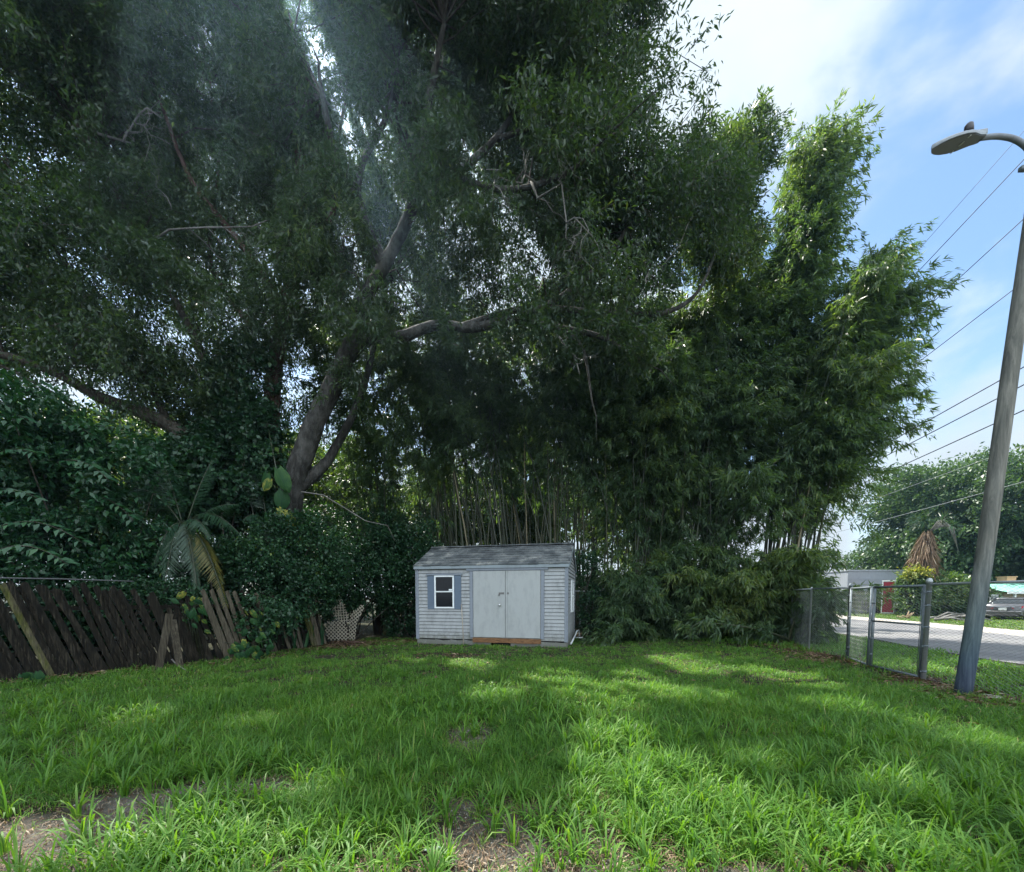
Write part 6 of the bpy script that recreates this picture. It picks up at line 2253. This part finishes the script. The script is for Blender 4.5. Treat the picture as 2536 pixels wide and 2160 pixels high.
def build_pickup():
    o = G(2126, 1519)
    Q = lambda x, y, z: o + Vector((x, y, z))
    t = thing('pickup_truck', 'silver pickup truck nose parked by the grey wall, half hidden by the red trailer', 'truck', o[:])
    paint = car_paint('silver_paint', (.52, .52, .53))
    mb = MB()
    # front of the truck at x = 0, facing left, body along +x
    secs = []
    for x, zb, zt, hw in ((0, .55, 1.02, .86), (.08, .48, 1.12, .95), (.5, .45, 1.17, .98), (1.5, .45, 1.22, 1.0), (1.9, .42, 1.24, 1.0), (3.9, .42, 1.24, 1.0), (5.6, .45, 1.22, 1.0)):
        secs.append([Q(x, -hw * .96, zb), Q(x, -hw, zb + .1), Q(x, -hw, zt - .12), Q(x, -hw * .92, zt), Q(x, hw * .92, zt), Q(x, hw, zt - .12), Q(x, hw, zb + .1), Q(x, hw * .96, zb)])
    loft(mb, secs, False)
    mb.build('body', paint, t)
    mb = MB()
    secs = []
    for x, zt, hw in ((1.55, 1.22, .88), (2.25, 1.80, .80), (3.6, 1.84, .80), (3.95, 1.24, .88)):
        secs.append([Q(x, -hw - .06, 1.2), Q(x, -hw, zt), Q(x, hw, zt), Q(x, hw + .06, 1.2)])
    loft(mb, secs, False)
    mb.build('cab', CAR_GLASS, t)
    mb = MB()
    mb.box(Q(2.95, 0, 1.85), (1.5, 1.62, .06), None, .02)
    mb.build('roof', paint, t)
    mb = MB()
    mb.box(Q(-.04, 0, .82), (.06, 1.3, .30), None, .02)
    mb.build('grille', BLACKISH, t)
    mb = MB()
    mb.box(Q(-.08, 0, .52), (.16, 1.86, .18), None, .04)
    mb.build('bumper', CHROME, t)
    for s in (-1, 1):
        mb = MB()
        mb.box(Q(.02, s * .80, .90), (.12, .28, .22), None, .03)
        mb.build('headlight', mat('headlight_clear', (.7, .72, .74), .15), t)
    mb = MB()
    for x in (1.0, 4.6):
        mb.lathe(Q(x, -.985, .42), [(.47, 0), (.47, .03), (.40, .03)], 20, (Vector((1, 0, 0)), UP, Vector((0, -1, 0))))
    mb.build('wheel_arch', BLACKISH, t)
    for x in (1.0, 4.6):
        for s in (-1, 1):
            wheel(t, Q(x, s * .92, .40), Vector((0, 1, 0)), .40, .24)
build_pickup()
def build_trailer():
    c0 = P(2200, 1478, 33)
    zt, zb = P(2200, 1440, 33).z, .12
    w, dp = .74, 1.9
    d = Vector((.73, -.68, 0)).normalized()
    n = Vector((-d.y, d.x, 0))
    ax = (d, n, UP)
    c0.z = 0
    t = thing('cargo_trailer', 'tall narrow red box trailer end with white edge trim beside the overgrown palm', 'trailer', c0[:])
    red = paint_mat('faded_red_panel', (.36, .03, .055), (.24, .03, .05), .4, .4)
    mb = MB()
    mb.box(c0 + n * dp / 2 + UP * (zt + zb) / 2, (w - .08, dp, zt - zb), ax, .03)
    mb.build('body', red, t)
    mb = MB()
    for x in (-w / 2, w / 2):
        mb.box(c0 + d * x + UP * (zt + zb) / 2, (.06, .08, zt - zb + .04), ax, .01)
    mb.box(c0 + UP * (zt + .02), (w - .06, .09, .10), ax, .01)
    mb.box(c0 + UP * (zb + .02), (w - .06, .09, .10), ax, .01)
    mb.box(c0 + n * dp / 2 + UP * (zt + .05), (w + .1, dp + .1, .06), ax, .01)
    mb.build('edge_trim', FRAME_P, t)
    mb = MB()
    for z in (.9, 1.5, 2.1):
        mb.box(c0 - n * .03 + d * (-w / 2 + .1) + UP * z, (.14, .05, .05), ax)
        mb.box(c0 - n * .03 + d * (w / 2 - .08) + UP * z, (.08, .05, .05), ax)
    mb.build('door_hinge', STEEL, t)
    for s in (-1, 1):
        wheel(t, c0 + n * dp * .6 + d * s * (w / 2 - .02) + UP * .3, d, .3, .16)
build_trailer()
mb = MB()
g = P(2128, 1478, 34.3)
mb.box(Vector((g.x - .25, g.y - .6, .58)), (.62, .7, 1.05), None, .05)
mb.box(Vector((g.x - .25, g.y - .62, 1.14)), (.70, .80, .08), None, .03)
tag(mb.build('wheeled_bin', mat('bin_plastic', (.045, .055, .06), .5)), 'dark lidded bin against the grey wall in front of the pickup', 'bin')
# hydrant-like stub and posts by the far edge of the road
g = G(1999, 1534)
mb = MB()
mb.lathe(g, [(.20, 0), (.20, .05), (.11, .07), (.11, .55), (.15, .57), (.15, .62), (.12, .68), (.05, .78), (.02, .80)], 14)
mb.lathe(g + UP * .42, [(.05, -.24), (.075, -.22), (.075, -.18), (.05, -.17), (.05, .17), (.075, .18), (.075, .22), (.05, .24)], 10, (UP, Vector((0, 1, 0)), Vector((1, 0, 0))))
tag(mb.build('fire_hydrant', mat('hydrant_dark', (.035, .035, .04), .5)), 'small dark hydrant at the far road edge seen through the wire mesh', 'hydrant')
YEL = paint_mat('faded_yellow_paint', (.55, .48, .16), (.4, .36, .2), .5)
bol = None
for px, lab in ((1989, 'yellow post nearest the bamboo on the far verge'), (2004, 'middle yellow post of the three on the far verge'), (2018, 'yellow post farthest from the bamboo on the far verge')):
    g = P(px, 1478, 36)
    if bol is None:
        mb = MB()
        mb.lathe((0, 0, 0), [(.075, -.05), (.075, 1.0), (.06, 1.06), (.02, 1.09)], 12)
        bol = mb.build('bollard', YEL)
        o = bol
    else:
        o = bol.copy()
        COL.objects.link(o)
    o.location = (g.x, g.y, 0)
    tag(o, lab, 'bollard', 'yellow posts on the far verge')

# trees and growth across the street
far = round_tree('street_tree', 'broad dark tree across the street rising behind the wooden pole', (45.5, 40, 0), 15.0, 10.0, 111, FAR_LEAF, 2600, 34, (.36, .16), tint=.36, low=.16, trunk_r=.45)
c = copy_tree(far, 'smaller tree left of the broad one, its crown touching the dead palm skirt')
c.location, c.scale, c.rotation_euler = (44, 44, 0), (.42, .42, .56), (0, 0, 2.0)
c = copy_tree(far, 'paler tree at the right picture edge beyond the green roof')
c.location, c.scale, c.rotation_euler = (68, 54, 0), (.8, .8, .6), (0, 0, 4.1)
c = copy_tree(far, 'distant low tree top showing over the grey building')
c.location, c.scale, c.rotation_euler = (62, 68, 0), (.45, .45, .46), (0, 0, 1.1)
def build_dead_palm():
    rng = np.random.default_rng(121)
    b = P(2272, 1478, 31)
    t = thing('cabbage_palm', 'palm across the street wearing a brown skirt of dead hanging fronds', 'palm', (b.x, b.y, 0))
    zt = P(2272, 1322, 31).z
    mb = MB()
    mb.tube([Vector((b.x, b.y, -.1)), Vector((b.x + .1, b.y, zt * .5)), Vector((b.x + .45, b.y, zt))], [.32, .26, .22], 12)
    mb.build('trunk', DARK_BARK, t)
    lv, gv = Leaves(), Leaves()
    top = np.array([b.x + .45, b.y, zt])
    n = 900
    an = rng.uniform(0, 2 * PI, n)
    s = rng.random(n)
    r = .25 + .75 * s
    p = top + np.stack([np.cos(an) * r * .8 - s * .35, np.sin(an) * r * .8, .3 - s * 3.2], 1)
    d = np.stack([np.cos(an) * .25, np.sin(an) * .25, -np.ones(n)], 1) + rng.normal(0, .12, (n, 3))
    lv.add(p, d, rng.normal(0, 1, (n, 3)), rng.uniform(.8, 1.7, n), rng.uniform(.04, .10, n), np.clip(rng.normal(.6, .25, n), 0, 1))
    lv.build('dead_fronds', DRY_LEAF, t)
    n = 60
    for k in range(9):
        a = rng.uniform(0, 2 * PI)
        e = rng.uniform(.2, 1.0)
        dd = np.array([math.cos(a) * math.cos(e), math.sin(a) * math.cos(e), math.sin(e)])
        h = top + dd * 1.3
        q = np.tile(h, (n, 1))
        ld = dd + rng.normal(0, .55, (n, 3))
        ld[:, 2] -= .3
        gv.add(q, ld, rng.normal(0, .4, (n, 3)) + np.array([0, 0, 1.0]), rng.uniform(.5, .9, n), rng.uniform(.04, .06, n), rng.uniform(.3, .7, n), droop=.3)
    gv.build('green_fronds', PALM_LEAF, t)
    mb = MB()
    for k in range(7):
        a = Vector(top) + Vector((.2, 0, .2))
        c = a + Vector((.5 + k * .14, -.4, .75 - .1 * k))
        mb.tube([a, a.lerp(c, .6) + UP * .25, c, c + Vector((.35, -.1, -.5 - .2 * k))], [.04, .035, .03, .012], 5)
    mb.build('bare_stalk', TWIG, t)
build_dead_palm()
def fb(label, ells, n, seed, tint, matl=FAR_LEAF, name='overgrown_shrub', leaf=(.30, .12)):
    c = ells[0][0]
    return bush(name, label, ells, n, 14, leaf, matl, seed, .7, tint, 10, .36, cat='shrub', foot=Vector((c.x, c.y, 0)), nscale=.9)
fb('overgrown olive shrub at the foot of the dead palm', [E(2272, 1480, 30.5, 28, 46, 1.0), E(2258, 1455, 30.8, 16, 32, .8), E(2295, 1450, 31, 26, 34, 1.0)], 800, 131, .5)
fb('bright green shrub between the dead palm and the wooden pole', [E(2345, 1470, 31.5, 40, 40, 1.4), E(2320, 1490, 30.8, 24, 32, 1.0), E(2385, 1492, 31.5, 30, 34, 1.2)], 850, 132, .66)
fb('dark hedge behind the branch pile', [E(2370, 1512, 30.6, 52, 26, .8), E(2420, 1500, 31, 36, 36, 1.0)], 700, 133, .12)  # low tint makes the leaves dark
YL = leaf_mat('yellow_blossom', [(0, (.06, .12, .03)), (.5, (.18, .20, .03)), (1, (.42, .36, .05))], .3, .5)
fb('yellow flowering bush crowning the shrub below the dead fronds', [E(2267, 1421, 30.2, 17, 9, .5)], 90, 134, .45, YL, 'flowering_bush', (.2, .1))
def build_branch_pile():
    rng = np.random.default_rng(141)
    mb = MB()
    g = G(2335, 1537)
    for k in range(11):
        a = g + Vector((rng.uniform(-1.2, 1.1), rng.uniform(-.4, .4), rng.uniform(.05, .2)))
        an = rng.normal(0, .5)
        c = a + Vector((math.cos(an), math.sin(an), 0)) * rng.uniform(.8, 1.8) + UP * rng.uniform(-.1, .35)
        c.z = max(c.z, .06)
        mb.tube([a, a.lerp(c, .5) + UP * rng.uniform(.05, .3), c], [rng.uniform(.05, .10), .06, .03], 7)
    tag(mb.build('branch_pile', TWIG), 'pile of pale grey cut branches on the far verge', 'branch pile')
    mb = MB()
    g = G(2240, 1533)
    for k in range(5):
        a = g + Vector((rng.uniform(-.5, .4), rng.uniform(-.3, .3), .06))
        mb.tube([a, a + Vector((rng.uniform(-.5, .5), rng.uniform(-.2, .2), rng.uniform(.1, .5)))], [.07, .03], 6)
    tag(mb.build('branch_pile', raw_wood('tan_cut_wood', (.2, .14, .08), (.36, .26, .16), (.5, .4, .28))), 'small heap of tan cut sticks under the olive shrub', 'branch pile')
build_branch_pile()
POLE_W = raw_wood('dark_utility_pole', (.05, .045, .04), (.10, .09, .08), (.16, .15, .13), (3, 3, 1))
def util_pole(px, y, py, label, arm):
    g, zt = P(px, 1478, y), P(px, py, y).z
    t = thing('utility_pole', label, 'utility pole', (g.x, g.y, 0))
    mb = MB()
    mb.tube([Vector((g.x, g.y, -.1)), Vector((g.x, g.y, zt))], [.19, .12], 10)
    mb.build('pole', POLE_W, t)
    mb = MB()
    if arm:
        mb.tube([Vector((g.x, g.y, zt * .86)), Vector((g.x - 1.6, g.y, zt * .90)), Vector((g.x - 2.6, g.y, zt * .90))], [.05, .045, .04], 8)
        mb.box(Vector((g.x - 2.9, g.y, zt * .895)), (.7, .3, .14), None, .04)
        mb.build('lamp_arm', GALV_DARK, t)
    else:
        mb.box(Vector((g.x, g.y, zt - .35)), (2.0, .10, .12))
        mb.lathe(Vector((g.x + .32, g.y - .1, zt - 1.6)), [(.22, 0), (.25, .05), (.25, .75), (.15, .85)], 12)
        mb.build('crossarm', POLE_W, t)
util_pole(2089, 62, 1376, 'distant utility pole with crossarm rising beside the white building', False)
util_pole(2133, 66, 1386, 'distant utility pole with a lamp arm above the grey building', True)

# ------------------------------------------------------------------ haze added for its glow and lifted darks
def build_haze():
    mb = MB()
    mb.box((20, 55, 30.0), (260, 170, 62.0))
    m = bpy.data.materials.new('added_haze')
    m.use_nodes = True
    nt = m.node_tree
    nt.nodes.clear()
    o = nt.nodes.new('ShaderNodeOutputMaterial')
    v = nt.nodes.new('ShaderNodeVolumePrincipled')
    v.inputs['Color'].default_value = (.45, .74, 1.0, 1)
    v.inputs['Density'].default_value = HAZE
    v.inputs['Anisotropy'].default_value = .76
    nt.links.new(v.outputs[0], o.inputs['Volume'])
    tag(mb.build('haze', m), 'thin haze added over the whole place for a glow towards the sun', kind='stuff')
HAZE = .0009
build_haze()
